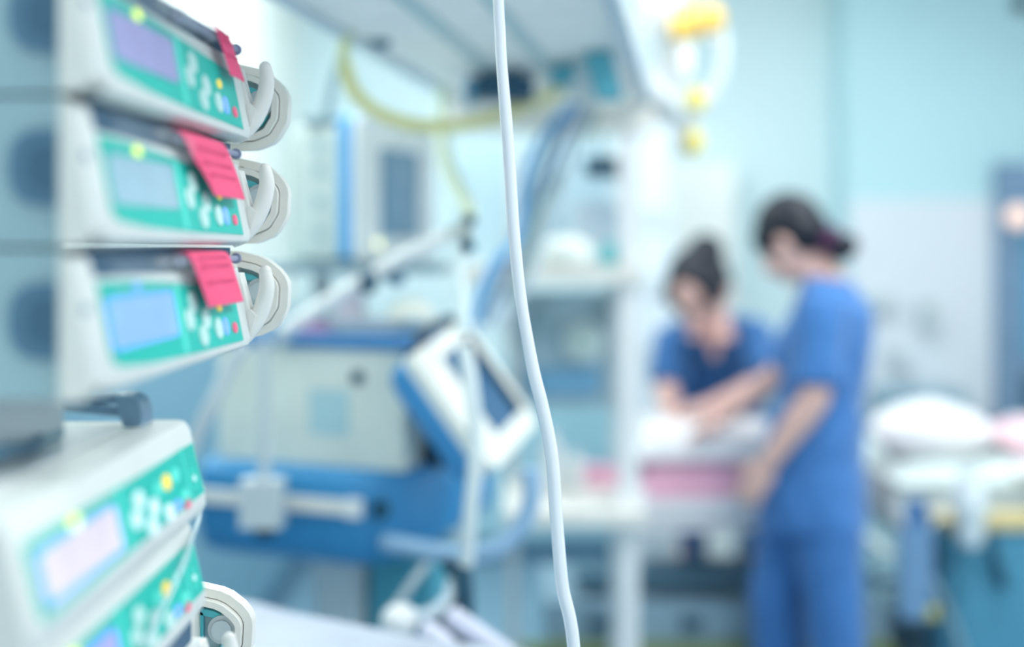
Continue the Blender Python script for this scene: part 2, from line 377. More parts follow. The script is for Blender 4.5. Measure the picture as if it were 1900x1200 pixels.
# ------------------------------------------------------------------ infusion pumps below
def infusion_pump(label, loc, scr, glow, handle):
    W, H = 0.350, 0.079
    t = thing('infusion_pump', label, 'infusion pump', loc, R(90))
    prof = [(0.030,0.0),(-0.004,0.0),(-0.0135,0.003),(-0.0165,0.0095),(-0.0150,0.020),(-0.0030,0.072),(0.0015,H-0.001),(0.008,H),(0.030,H)]
    MB().prism(prof, 0.0, W, AX, bevel=0.004, seg=3).build('front_bezel', casing, t, local=True)
    MB().box((W/2,0.094,H/2),(W-0.006,0.128,H-0.002),bevel=0.004).build('housing', offw, t, local=True)
    sl = Vector((0,0.012,0.052)).normalized(); sn = Vector((0,-sl.z,sl.y))
    FF = frame(Vector((0,-0.0152,0.020))+sn*0.0, (1,0,0), sl, sn)
    def d(mb,a,z,rx,rz,off=0.0012,h=0.0012):
        n=20; return mb.prism([(a+rx*math.cos(2*math.pi*i/n),(z-0.020)+rz*math.sin(2*math.pi*i/n)) for i in range(n)], off, off+h, FF)
    p = MB().prism([(0.020,-0.001),(0.060,-0.001),(0.346,-0.001),(0.345,0.0415),(0.018,0.0425)], -0.0005, 0.0012, FF, bevel=0.0003).build('control_panel', teal, t, local=True)
    MB().prism(rrect(0.028,0.0048,0.150,0.0345,0.004), 0.0012, 0.0022, FF).build('display', scr, p, local=True)
    for a in (0.160, 0.3085):
        MB().prism([(a,0.0),(a+(0.006 if a<0.2 else 0.003),0.0),(a+(0.006 if a<0.2 else 0.003),0.0435),(a,0.0435)], 0.0012, 0.0016, FF).build('divider', tealhi, p, local=True)
    def zz(px,py):
        dd = 555.2/(950-px); return dd-0.607, -(py-450)/F*dd+0.2285
    k1 = keyglow if glow else key
    for px,py in ((258,928),(280,942),(303,952),(248,965),(271,978)):
        a,z = zz(px,py); d(MB(),a,z,0.0100,0.0066).build('key', k1, p, local=True)
    for px,py in ((293,908),(325,882),(334,922)):
        a,z = zz(px,py); d(MB(),a,z,0.0095,0.0058).build('key', tealhi, p, local=True)['label'] = 'pale green key'
    for px,py,mm,nm in ((309,895,keyyel,'yellow key'),(319,938,keyblue,'blue key'),(335,935,keyred,'red key')):
        a,z = zz(px,py); d(MB(),a,z,0.0085 if mm!=keyred else 0.007,0.0062 if mm==keyyel else 0.0042).build('key', mm, p, local=True)['label'] = nm
    a,z = zz(355,888)
    n = 24; mb = MB(); cx,cz = a,z-0.020
    mb.ringprism([(cx+0.0085*math.cos(6.2832*i/n),cz+0.0085*math.sin(6.2832*i/n)) for i in range(n)],[(cx+0.0075*math.cos(6.2832*i/n),cz+0.0075*math.sin(6.2832*i/n)) for i in range(n)],0.0012,0.0017,FF)
    mb.build('power_ring', tealhi, p, local=True)
    d(MB(),a,z,0.0030,0.0026).build('power_light', keyglow, p, local=True)
    a,z = zz(144,958)
    d(MB(),a,z-0.0035,0.0065,0.0036,0.0024).build('indicator_light', mat('lamp_yellow',(236,250,90),0.4,emit=0.8), p, local=True)
    return t
p4 = infusion_pump('white infusion pump with bright lilac display and carrying handle, upper of the lower pair', (-0.274,0.607,1.272), scrD, True, True)
p5 = infusion_pump('white infusion pump with violet display, lower of the lower pair', (-0.274,0.607,1.1905), scrE, False, False)
# handle and lid seam on the upper one
h = MB()
h.tube([(0.352,0.140,0.0965),(0.352,0.100,0.0940),(0.352,0.070,0.0910),(0.352,0.044,0.0885)], 0.0042, 12)
h.tube([(0.354,0.140,0.1015),(0.354,0.100,0.0995),(0.354,0.075,0.0980),(0.354,0.058,0.0990),(0.354,0.042,0.1005)], [0.0028,0.0032,0.0034,0.0042,0.0050], 12)
h.prism([(0.048,0.1045),(0.037,0.1040),(0.0300,0.0995),(0.0265,0.0900),(0.0265,0.0785),(0.041,0.0785),(0.045,0.088)], 0.338, 0.366, AX, bevel=0.004, seg=3)
h.box((0.350,0.134,0.087),(0.020,0.012,0.020),bevel=0.003)
for v in h.bm.verts: v.co.x -= 0.022
h.build('carrying_handle', mat('handle_steel_blue',(124,158,184),0.35,coat=0.3), p4, local=True)
MB().prism(rrect(0.03,0.035,0.30,0.15,0.012), 0.0785, 0.0815, bevel=0.001).build('lid', white, p4, local=True)
# cables beside the pumps
tag(MB().tube([(-0.318,0.70,1.3715),(-0.33,0.78,1.360),(-0.345,0.83,1.360),(-0.372,0.90,1.360),(-0.41,0.93,1.365),(-0.44,0.9,1.40)],0.0042,10).build('power_cable', slate), 'slate blue cable lying over the top of the upper infusion pump', 'cable')
tag(MB().tube([P(376,905,0.985),P(372,930,0.98),P(368,965,0.975),P(355,1000,0.93),P(345,1035,0.888),P(322,1085,0.852),P(296,1140,0.82),P(268,1200,0.79)],0.0021,10).build('infusion_line', mat('line_clear',(215,235,240),0.2,alpha=0.6,coat=0.5)), 'thin clear infusion line looping past the right ends of the two infusion pumps', 'infusion line')

# ------------------------------------------------------------------ sharp hanging tube in the foreground
tp = [(905,-1100),(915,-500),(920,-200),(925,0),(928,60),(931,120),(939,220),(946,320),(951,400),(958,480),(967,560),(977,620),(990,690),(1004,745),(1018,810),(1026,870),(1031,940),(1037,1020),(1044,1090),(1058,1150),(1066,1215),(1080,1400),(1085,2000)]
tpts = [P(x,y,1.06) for x,y in tp]
tubem = mat('milky_tube_plastic', (234,239,246), 0.22, coat=0.7, var=0.02, spec=0.7)
tag(MB().tube(tpts, [0.0056]*3+[0.0052]*3+[0.0057]*6+[0.0062]*8+[0.0062]*3, 20).build('infusion_tube', tubem), 'thick milky white plastic tube hanging in sharp focus through the middle', 'tube')

# ------------------------------------------------------------------ white table top, bottom left
tt = thing('side_table', 'white table with rounded corners cutting across the bottom of the picture', 'table', (-0.35,1.35,0))
MB().prism([(-0.62,1.05),(0.35,1.05),(0.345,1.55),(0.15,1.63),(-0.12,1.72),(-0.36,1.85),(-0.43,1.90),(-0.62,1.98)], 0.868, 0.9, bevel=0.006).build('table_top', mat('table_white',(190,197,210),0.3,coat=0.2), tt)
for x,y in ((-0.55,1.12),(0.26,1.12),(0.26,1.48),(-0.55,1.85)):
    MB().tube([(x,y,0),(x,y,0.868)],0.014,12,smooth=False).build('leg', palegrey, tt)

# ------------------------------------------------------------------ ventilator
VR = math.atan2(-0.14,0.398)
vl = Vector((-0.612,2.37,0)); 
vt = thing('ventilator', 'white ventilator box on a blue trolley base with a tilted touchscreen', 'ventilator', vl, VR)
def vb(c, s, bv=0.01, seg=3): return MB().box(c, s, bevel=bv, seg=seg)
VW = 0.425
vb((VW/2,0.17,1.170),(VW,0.34,0.236),0.012).build('main_body', mat('ventilator_cream',(222,230,222),0.5), vt, local=True)
vb((VW/2+0.01,0.17,1.298),(VW+0.02,0.36,0.020),0.008).build('top_rim', mat('deep_blue_trim',(58,124,178),0.4), vt, local=True)
MB().prism(rrect(0.215,1.115,0.305,1.205,0.006), 0.0, 0.003, frame((0,0,0),(1,0,0),(0,0,1),(0,-1,0))).build('type_plate', mat('pale_blue_plate',(176,210,216),0.5), vt, local=True)
MB().tube([(0.325,-0.008,1.232),(0.325,0.002,1.232)],0.014,20,smooth=False).build('socket', darkteal, vt, local=True)
# blue bulging base
base = MB()
pr = [(0.36,1.052),(-0.030,1.052),(-0.055,1.040),(-0.060,0.99),(-0.060,0.93),(-0.045,0.885),(-0.01,0.862),(0.36,0.862)]
def bx(x): return [(x, y, z) for y, z in pr]
rr = []
for x, s_ in ((-0.03,0.9),(-0.015,0.97),(0.0,1.0),(0.34,1.0),(0.40,0.90),(0.44,0.76),(0.465,0.55),(0.475,0.3)):
    rr.append([Vector((x, 0.36-(0.36-y)*s_, 1.052-(1.052-z)*(0.45+0.55*s_))) for y, z in pr])
base.rings(rr); base.build('trolley_base', vblue, vt, local=True)
MB().tube([(0.392,-0.052,0.985),(0.400,-0.038,0.985)],0.019,20,smooth=False).build('gas_socket', darkteal, vt, local=True)
vb((0.165,-0.072,0.990),(0.36,0.014,0.026),0.004).build('equipment_rail', cream, vt, local=True)
vb((0.352,-0.072,0.990),(0.030,0.020,0.034),0.006).build('rail_end', white, vt, local=True)
vb((0.235,0.12,0.64),(0.085,0.09,0.45),0.01).build('column', palegrey, vt, local=True)
vb((0.36,0.17,0.60),(0.14,0.10,0.50),0.02).build('gas_cylinder_cover', mat('teal_cover',(80,160,180),0.45), vt, local=True)
vb((0.235,0.12,0.10),(0.46,0.42,0.07),0.02).build('foot', midgrey, vt, local=True)
for x,y in ((0.04,-0.05),(0.43,-0.05),(0.04,0.29),(0.43,0.29)):
    MB().tube([(x-0.012,y,0.034),(x+0.012,y,0.034)],0.034,20,smooth=False).build('caster', darkteal, vt, local=True)
# tilted touchscreen
w_ = Vector((0.10,0.27,0.060)).normalized(); u_ = Vector((-0.112,0.04,0.181)); u_ = (u_-w_*u_.dot(w_)).normalized()
n_ = w_.cross(u_)
org = P(918,874,2.08)
SW, SH = 0.255, 0.262
SF = frame(org, w_, u_, n_)
sp = MB().prism(rrect(0.0,0.0,SW,SH,0.022), -0.028, 0.0, SF, bevel=0.006, seg=3).build('touchscreen', mat('screen_frame_cream',(236,238,230),0.4,coat=0.1), vt)
MB().prism(rrect(0.085,0.045,0.198,0.225,0.005), -0.001, 0.0015, SF).build('screen_glass', mat('dark_blue_glass',(60,104,142),0.15,coat=0.4), sp)
MB().box((0.236,0.130,0.004),(0.016,0.18,0.012),M=SF@Matrix.Translation((-0.028,0.006,0)),bevel=0.003).build('screen_bar', black, sp)
sb = MB(); rr = []
for k, (s_, z) in enumerate(((1,-0.0285),(1,-0.050),(0.95,-0.075),(0.84,-0.090))):
    rr.append([SF @ Vector((SW/2+(p[0]-SW/2)*s_, SH/2+(p[1]-SH/2)*s_, z)) for p in rrect(0.0,0.0,SW,SH,0.025)])
sb.rings(rr); sb.build('rear_shell', mat('screen_back_blue',(72,150,206),0.4), sp)
MB().tube([SF @ Vector((0.04,0.263,-0.01)),SF @ Vector((0.07,0.278,-0.005)),SF @ Vector((0.20,0.278,-0.005)),SF @ Vector((0.22,0.263,-0.01))],0.010,12).build('screen_handle', black, sp)
MB().tube([P(838,760,2.33),P(815,830,2.32),P(770,890,2.34)],0.028,16).build('screen_arm', black, vt)
# clamp with pole on the rail
cp = thing('pole_clamp', 'pale grey clamp block with thin vertical pole fixed to the blue base rail', 'pole clamp', P(488,980,2.17))
MB().box(P(488,932,2.165),(0.078,0.055,0.088),bevel=0.008).build('clamp_block', palegrey, cp)
MB().tube([P(490,895,2.165),P(492,630,2.165)],0.0105,14,smooth=False).build('pole', palegrey, cp)
MB().tube([P(492,974,2.165),P(492,994,2.165)],0.019,16,smooth=False).build('clamp_knob', black, cp)
# things lying on the ventilator
kd = MB(); rr=[]
for r_, z in ((0.050,1.309),(0.062,1.312),(0.075,1.335),(0.077,1.337),(0.073,1.336),(0.055,1.316),(0.03,1.314)):
    rr.append([Vector((-0.310+r_*1.15*math.cos(6.2832*i/24), 2.42+r_*0.8*math.sin(6.2832*i/24), z)) for i in range(24)])
kd.rings(rr); tag(kd.build('kidney_dish', cream),'cream plastic dish on top of the ventilator','dish')
tag(MB().box((-0.415,2.46,1.319),(0.095,0.07,0.020),bevel=0.006).build('pink_packet', mat('pink_packet_film',(226,178,214),0.5)),'pink lilac packet lying on top of the ventilator','packet')
tag(MB().lathe([(0.030,1.309),(0.034,1.312),(0.034,1.385),(0.028,1.40),(0.012,1.407),(0.012,1.425),(0.004,1.427)],Matrix.Translation((-0.355,2.50,0)),20).build('white_bottle', mat('pale_lilac_bottle',(222,220,236),0.4)),'small white bottle standing on top of the ventilator','bottle')
tag(MB().ell((-0.215,2.43,1.345),(0.05,0.045,0.036)).build('humidifier_dome', mat('cream_dome',(232,234,220),0.4)),'rounded cream dome beside the ventilator touchscreen','humidifier')

# ------------------------------------------------------------------ patient monitor seen from its side
ps = R(65); mw = Vector((math.cos(ps), math.sin(ps),0)); mn = Vector((math.sin(ps),-math.cos(ps),0))
mo = Vector((-0.334,2.45,1.4595)); MF = frame(mo, mw, (0,0,1), mn)
mt = thing('patient_monitor', 'white patient monitor with dark grey-blue screen and blue edge stripe', 'monitor', mo)
MB().prism(rrect(0,0,0.34,0.315,0.018), -0.012, 0.0, MF, bevel=0.006).build('front_frame', mat('monitor_white',(246,248,248),0.4), mt)
MB().prism(rrect(0.095,0.053,0.268,0.252,0.004), -0.001, 0.0012, MF).build('screen', mat('switched_off_glass',(128,164,188),0.2,coat=0.3,var=0.06,scale=8), mt)
MB().prism(rrect(-0.003,0.002,0.343,0.318,0.018), -0.046, -0.0125, MF, bevel=0.004).build('edge_stripe', vblue2, mt)
MB().prism(rrect(0.006,0.0,0.335,0.30,0.02), -0.165, -0.0465, MF, bevel=0.01).build('rear_case', mat('monitor_case_grey',(196,210,208),0.5), mt)
for z in (0.06,0.13,0.20,0.25):
    MB().tube([MF @ Vector((0.007,z,-0.10)),MF @ Vector((0.001,z,-0.10))],0.012,16,smooth=False).build('socket', greyblue, mt)
MB().tube([MF @ Vector((0.085,0.038,0)),MF @ Vector((0.085,0.038,0.003))],0.009,16,smooth=False).build('indicator_light', mat('pale_yellow_lamp',(252,252,190),0.4,emit=1.2), mt)
# module rack further back
mr = thing('module_rack', 'pale grey module rack standing at the back of the patient monitor', 'module rack', P(560,490,2.62))
MB().box(P(572,378,2.66),(0.075,0.10,0.27),bevel=0.01).build('case', mat('rack_grey',(200,214,210),0.5), mr)
for y in (300,350,400,450):
    MB().box(P(570,y,2.605),(0.045,0.006,0.030),bevel=0.002).build('module_face', mat('module_olive',(176,196,190),0.5), mr)
# shelf under the monitor
sh = thing('monitor_shelf', 'grey blue shelf on a post, under the patient monitor', 'shelf', (-0.42,2.58,0))
MB().box((-0.36,2.60,1.4445),(0.42,0.40,0.022),bevel=0.006).build('shelf_plate', midgrey, sh)
MB().tube([(-0.46,2.755,0),(-0.46,2.755,1.4335)],0.022,16,smooth=False).build('post', palegrey, sh)
MB().box((-0.46,2.755,0.02),(0.4,0.11,0.04),bevel=0.01).build('foot', midgrey, sh)
# suspension pole and bracket above the monitor
sp2 = thing('suspension_arm', 'slanted grey suspension pole running up from the monitor to the overhead canopy', 'suspension arm', P(603,232,2.5))
MB().box(P(604,228,2.53),(0.085,0.075,0.016),bevel=0.004).build('mount_plate', midgrey, sp2)
MB().tube([P(604,226,2.53),P(618,150,2.40),P(650,45,2.12)],0.0115,12,smooth=False).build('pole', mat('pole_grey_green',(168,192,196),0.4), sp2)
MB().tube([P(638,62,2.10),P(662,30,2.10)],0.020,14,smooth=False).build('joint', slate, sp2)
MB().tube([P(655,50,2.10),P(680,66,2.12),P(702,80,2.14)],0.008,10).build('side_arm', midgrey, sp2)
MB().ell(P(706,78,2.14),(0.020,0.018,0.014)).build('knob', slate, sp2)
tag(MB().tube([P(652,38,2.05),P(640,80,2.06),P(638,128,2.07)],0.0095,12).build('hose_sleeve', mat('olive_sleeve',(200,208,150),0.5)),'short olive yellow sleeve hanging from the suspension joint','sleeve')

# ------------------------------------------------------------------ overhead canopy
cz = CAMZ+0.38
dirc = Vector((0.166,1,0)).normalized()
cn = thing('overhead_canopy', 'large pale grey overhead equipment canopy seen from below with lengthwise grooves', 'canopy', (0.05,2.3,cz))
L0 = Vector((-0.346,1.78,0)); L1 = L0+Vector((0.199,1.2,0)); 
def cpt(s_, t_, z=0): # s across 0..1, t along
    a = L0 + Vector((0.1647,1,0))*t_; return Vector((a.x+0.50*s_, a.y+0.02*s_, cz+z))
c0, c1 = -1.05, 1.24
MB().prism([(cpt(0,c0).x,cpt(0,c0).y),(cpt(1,c0).x,cpt(1,c0).y),(cpt(1,c1).x,cpt(1,c1).y),(cpt(0,c1).x,cpt(0,c1).y)], cz, cz+0.16, bevel=0.008).build('canopy_body', mat('canopy_lit_grey',(247,246,242),0.5), cn)  # near-white colour stands in for light on the underside
for s0,s1 in ((0.33,0.40),(0.60,0.66)):
    a,b,c,d_ = cpt(s0,c0+0.01),cpt(s1,c0+0.01),cpt(s1,c1-0.02),cpt(s0,c1-0.02)
    MB().prism([(q.x,q.y) for q in (a,b,c,d_)], cz-0.004, cz+0.004).build('groove_strip', mat('groove_green_grey',(192,212,214),0.5), cn)
for s0,s1 in ((-0.03,0.015),(0.985,1.04)):
    a,b,c,d_ = cpt(s0,c0),cpt(s1,c0),cpt(s1,c1),cpt(s0,c1)
    MB().prism([(q.x,q.y) for q in (a,b,c,d_)], cz-0.012, cz+0.165, bevel=0.005).build('side_rail', mat('rail_grey',(196,212,220),0.4), cn)
MB().tube([(0.05,1.9,cz+0.16),(0.05,1.9,ZC)],0.06,24,smooth=False).build('ceiling_post', palegrey, cn)

# ------------------------------------------------------------------ equipment rack below the canopy end
rk = thing('equipment_rack', 'white equipment rack with tall posts, upper beam, middle shelf and lower table', 'rack', (0.2,3.1,0))
def rbox(n, x0,x1,y0,y1,z0,z1,m,bv=0.006): return MB().box(((x0+x1)/2,(y0+y1)/2,(z0+z1)/2),(x1-x0,y1-y0,z1-z0),bevel=bv).build(n,m,rk)
rbox('upper_beam', -0.17,0.375,2.99,3.10, 1.795,1.868, cream,0.012)
rbox('post', 0.285,0.335,3.0,3.05, 0.0,1.79, white,0.01)
rbox('post', -0.015,0.020,3.28,3.32, 0.0,1.79, palegrey,0.01)
rbox('cross_beam', 0.287,0.333,3.03,3.30, 1.70,1.74, cream,0.008)
rbox('post', 0.287,0.333,3.28,3.32, 0.0,1.79, palegrey,0.01)
rbox('middle_shelf', -0.16,0.345,2.98,3.36, 1.395,1.44, cream,0.012)
rbox('lower_table', -0.02,0.345,2.92,3.40, 0.770,0.805, cream,0.012)
rbox('post_collar', 0.268,0.352,2.985,3.07, 0.76,0.84, white,0.012)
rbox('base_plate', 0.0,0.44,2.95,3.38, 0.0,0.05, midgrey,0.01)

rbox('back_panel', -0.16,0.33,3.366,3.376,1.445,1.79,mat('rack_back_shade',(170,198,210),0.5),0.002)  # added panel; its blue-grey stands for the darker rack interior
MB().box((-0.145,3.3,0.72),(0.025,0.025,1.35)).build('post', palegrey, rk)
# devices on the rack
d1 = thing('camera_box', 'dark navy device box hanging just below the far part of the canopy', 'device', P(930,190,2.52))
MB().box(P(932,167,2.52),(0.140,0.10,0.046),bevel=0.008).build('case', mat('navy_device',(28,78,106),0.4), d1)
MB().box(P(932,143,2.53),(0.10,0.06,0.034),bevel=0.003).build('bracket', slate, d1)
MB().box(P(872,172,2.50),(0.02,0.08,0.05),bevel=0.004).build('end_cap', mat('end_cap_blue',(92,150,180),0.4), d1)
tq = mat('turquoise_cloth',(86,168,186),0.6)
tag(MB().prism([(0,0),(0.070,0.012),(0.070,0.050),(0.0,0.034)],-0.03,0.03,frame(P(1022,158,2.40),(1,0,0),(0,0,1),(0,-1,0)),bevel=0.006).build('connector_box', tq),'turquoise connector box left of the pale sleeve under the canopy end','connector box')
tag(MB().prism([(0.026,-0.07),(0.072,-0.07),(0.05,0.018),(0.036,0.021),(0.0,0.015)],-0.03,0.03,frame(P(1085,118,2.26),(1,0,0),(0,0,1),(0,-1,0)),bevel=0.006).build('connector_box', tq),'turquoise angled connector box right of the pale sleeve under the canopy end','connector box')
tag(MB().tube([P(1076,120,2.32),P(1092,190,2.36)],0.014,14,smooth=False).build('pale_sleeve', palegrey),'pale grey sleeve between the two turquoise connector boxes','sleeve')
d2 = thing('small_display_unit', 'small dark blue display unit above the middle shelf of the rack', 'display unit', P(1115,330,3.12))
MB().box(P(1114,311,3.14),(0.088,0.06,0.052),bevel=0.006).build('case', mat('navy_display',(44,104,132),0.3), d2)
MB().box(P(1114,311,3.095),(0.062,0.006,0.030),bevel=0.002).build('screen', darkteal, d2)
MB().tube([P(1114,292,3.14),P(1114,250,3.14)],0.008,10,smooth=False).build('hanger', midgrey, d2)
d3 = thing('white_syringe_driver', 'pale blue-white boxy device standing on the middle shelf', 'device', P(1095,480,3.20))
MB().box((0.243,3.22,1.525),(0.145,0.12,0.168),bevel=0.01).build('case', mat('ice_white',(212,226,236),0.45), d3)
MB().box((0.243,3.157,1.56),(0.11,0.006,0.07),bevel=0.002).build('front_plate', mat('ice_plate',(200,218,232),0.4), d3)
m_ = MB().ell((0,0,0),(0.075,0.06,0.045))
for v in m_.bm.verts: v.co = v.co*(1+0.16*noise.noise(v.co*22)) + Vector((0.150,3.06,1.474))
tag(m_.build('folded_cloth', mat('white_cloth_ball',(238,246,242),0.9)),'crumpled white cloth heaped on the middle shelf','cloth')
tag(MB().lathe([(0.020,1.441),(0.022,1.444),(0.022,1.478),(0.014,1.490),(0.014,1.502),(0.003,1.503)],Matrix.Translation((0.262,3.05,0)),20).build('teal_cup', mat('bright_teal_cup',(104,214,220),0.4)),'small turquoise bottle at the right end of the middle shelf','bottle')
# lower shelf equipment, between shelf and table
d4 = thing('oxygen_flow_unit', 'blue and grey flow unit with a round white dial under the middle shelf', 'flow unit', (0.2,3.33,0.9))
MB().box((0.135,3.34,1.19),(0.30,0.05,0.34),bevel=0.01).build('back_panel', mat('panel_grey_blue',(184,212,222),0.5), d4)
MB().tube([(0.205,3.315,1.215),(0.205,3.275,1.215)],0.058,28,smooth=False).build('dial', mat('dial_white',(214,228,230),0.4), d4)
MB().tube([(0.205,3.275,1.215),(0.205,3.268,1.215)],0.044,28,smooth=False).build('dial_face', mat('dial_mint',(196,220,214),0.4), d4)
MB().box((0.15,3.29,1.10),(0.20,0.05,0.075),bevel=0.012).build('blue_block', mat('mid_blue_block',(112,168,202),0.4), d4)
MB().box((0.09,3.30,1.27),(0.05,0.05,0.08),bevel=0.01).build('regulator', greyblue, d4)
MB().box((0.27,3.30,1.29),(0.03,0.04,0.05),bevel=0.006).build('valve', midgrey, d4)
for x,h_,r_,c_,lb in ((0.110,0.165,0.030,(236,240,240),'tall white bottle on the left of the lower rack table'),(0.175,0.11,0.026,(226,232,232),'shorter white bottle in the middle of the lower rack table')):
    tag(MB().lathe([(r_,0.806),(r_*1.05,0.812),(r_*1.05,0.806+h_*0.72),(r_*0.5,0.806+h_*0.84),(r_*0.5,0.806+h_),(r_*0.1,0.807+h_)],Matrix.Translation((x,3.20,0)),20).build('bottle', mat('bottle_white_%d'%c_[0],c_,0.4)), lb,'bottle')
tag(MB().box((0.262,3.30,0.828),(0.12,0.10,0.045),bevel=0.012).build('pink_cloth', pinkl),'folded pink cloth at the back of the lower rack table','cloth')

# ------------------------------------------------------------------ hoses
def hose(name, label, cat, pts, r, m, corr=False, n=12, parent=None):
    b = MB()
    if corr: b.corrugated(pts, r, n)
    else: b.tube(pts, r, n, k=8)
    o = b.build(name, m, parent)
    if parent is None: tag(o, label, cat)
    return o
hose('yellow_hose','pale yellow hose sagging in a wide arc below the canopy','hose',[P(640,120,2.1),P(655,165,2.14),P(695,205,2.18),P(760,229,2.22),P(830,234,2.3),P(900,222,2.42),P(970,198,2.6),P(1035,172,2.8)],0.0135,yel)
hose('green_hose','faint yellow-green hose dropping behind the yellow one towards the arm','hose',[P(822,165,2.75),P(818,228,2.7),P(822,270,2.6),P(834,315,2.45),P(852,352,2.3),P(868,385,2.18),P(870,404,2.13)],0.0165,mat('pale_green_hose',(228,240,214),0.5))
cb = [((1060,190),(1015,290),(975,400),(930,500),(885,600),slate,0.010,'dark slate hose, leftmost strand of the diagonal bundle'),
      ((1078,196),(1035,290),(1000,390),(955,500),(905,600),mat('violet_grey_hose',(132,158,196),0.4),0.008,'violet grey hose, second strand of the diagonal bundle'),
      ((1095,200),(1058,300),(1018,410),(985,500),(930,610),mat('silver_hose',(188,204,214),0.4),0.011,'silver hose, third strand of the diagonal bundle'),
      ((1110,206),(1062,292),(1012,372),(978,470),(948,560),mat('olive_hose',(150,176,164),0.4),0.007,'olive hose, rightmost strand of the diagonal bundle')]
for a,b,c,d_,e,m,r_,lb in cb:
    hose('ventilator_hose', lb, 'hose', [P(*a,2.82),P(*b,2.80),P(*c,2.78),P(*d_,2.74),P(*e,2.70)], r_, m)
hose('blue_cable','bright blue cable bundle hanging close behind the sharp tube','cable',[P(1062,196,2.64),P(1010,250,2.62),P(985,300,2.6),P(972,345,2.6),P(968,400,2.6),P(955,450,2.58),P(925,480,2.55),P(898,530,2.52),P(880,600,2.5)],0.010,mat('azure_cable',(112,178,230),0.4))
hose('light_blue_hose','light blue hose curling in a half loop beside the ventilator base','hose',[P(985,870,2.1),P(985,930,2.1),P(960,985,2.1),P(915,1020,2.1),P(850,1028,2.12),P(780,1018,2.15),P(715,1005,2.2)],0.0175,mat('light_blue_hose',(158,194,224),0.35))
hose('white_hose','white hose hanging straight down from the support arm joint to the ventilator screen','hose',[P(846,440,2.12),P(850,500,2.1),P(855,560,2.08),P(862,615,2.06)],0.0135,mat('mint_white_hose',(222,238,238),0.35))
hose('white_hose','long white hose hanging in front of the tilted touchscreen','hose',[P(862,640,1.98),P(874,720,1.97),P(882,800,1.97),P(880,880,1.97),P(872,960,1.98),P(866,1045,2.0)],0.0135,mat('pearl_hose',(226,236,236),0.3))
hose('grey_hose','pale grey hose falling diagonally behind the bottom upper pump to the left','hose',[P(455,640,2.0),P(430,675,2.0),P(400,735,2.0),P(368,800,2.02),P(330,900,2.05),P(300,1100,2.1)],0.013,palegrey)
hose('white_hose','slim white hose bending down to the round cap at the bottom','hose',[P(800,1035,2.15),P(770,1075,2.12),P(735,1125,2.1),P(705,1180,2.1)],0.008,palegrey)
# the support arm
ar = thing('support_arm', 'white jointed support arm with dark joints reaching over the ventilator', 'support arm', P(540,605,2.25))
MB().tube([P(528,612,2.26),P(600,566,2.22),P(672,520,2.18)],0.0145,14,smooth=False).build('lower_arm', white, ar)
MB().tube([P(700,505,2.17),P(755,472,2.15),P(835,436,2.13)],0.0140,14,smooth=False).build('upper_arm', white, ar)
MB().tube([P(683,530,2.14),P(690,500,2.20)],0.017,14,smooth=False).build('joint', darkteal, ar)
MB().ell(P(735,518,2.16),(0.018,0.018,0.013)).build('knob', slate, ar)
MB().tube([P(735,515,2.16),P(705,510,2.17)],0.006,10,smooth=False).build('knob_stem', slate, ar)
MB().tube([P(835,438,2.13),P(872,424,2.12)],0.018,14,smooth=False).build('wrist', mat('olive_grey_joint',(180,190,186),0.5), ar)
MB().ell(P(870,409,2.12),(0.013,0.013,0.011)).build('knob', darkteal, ar)
MB().tube([P(862,444,2.10),P(875,468,2.10)],0.0105,12,smooth=False).build('clip', darkteal, ar)
MB().tube([P(528,612,2.26),P(520,640,2.28)],0.012,12,smooth=False).build('arm_foot', palegrey, ar)
# dark bracket and hoses at the bottom centre
br = thing('hose_bracket', 'dark bracket at the bottom centre with forked arms holding white hoses', 'bracket', P(850,1200,1.95))
MB().tube([P(828,1040,2.05),P(845,1075,2.03),P(852,1110,2.0),P(835,1150,1.97),P(800,1175,1.95),P(775,1215,1.95)],0.012,12).build('bracket_arm', black, br)
MB().tube([P(815,1160,1.96),P(850,1185,1.95),P(880,1215,1.95)],0.010,12).build('bracket_arm', black, br)
MB().tube([P(852,1060,2.02),P(862,1120,2.0),P(866,1600,2.0)],0.017,12).build('bracket_post', darkteal, br)
cap = thing('water_trap', 'round white water trap cap with a curved white hose at the bottom centre', 'water trap', P(742,1170,1.97))
MB().ell(P(742,1152,1.97),(0.034,0.034,0.030)).build('trap_cap', white, cap)
MB().tube([P(758,1148,1.97),P(800,1140,1.98),P(832,1112,2.0),P(842,1080,2.03)],0.014,12).build('trap_hose', mat('trap_hose_white',(206,222,232),0.35), cap)
hose('ribbed_hose','left ribbed white hose running out of the bottom beside the dark bracket','hose',[P(790,1170,1.9),P(830,1200,1.85),P(900,1270,1.8)],0.0165,mat('lilac_white_hose',(222,224,240),0.35),corr=True)
hose('ribbed_hose','right ribbed white hose running out of the bottom beside the dark bracket','hose',[P(835,1140,1.9),P(885,1175,1.87),P(960,1230,1.82)],0.0165,mat('lilac_white_hose',(222,224,240),0.35),corr=True)

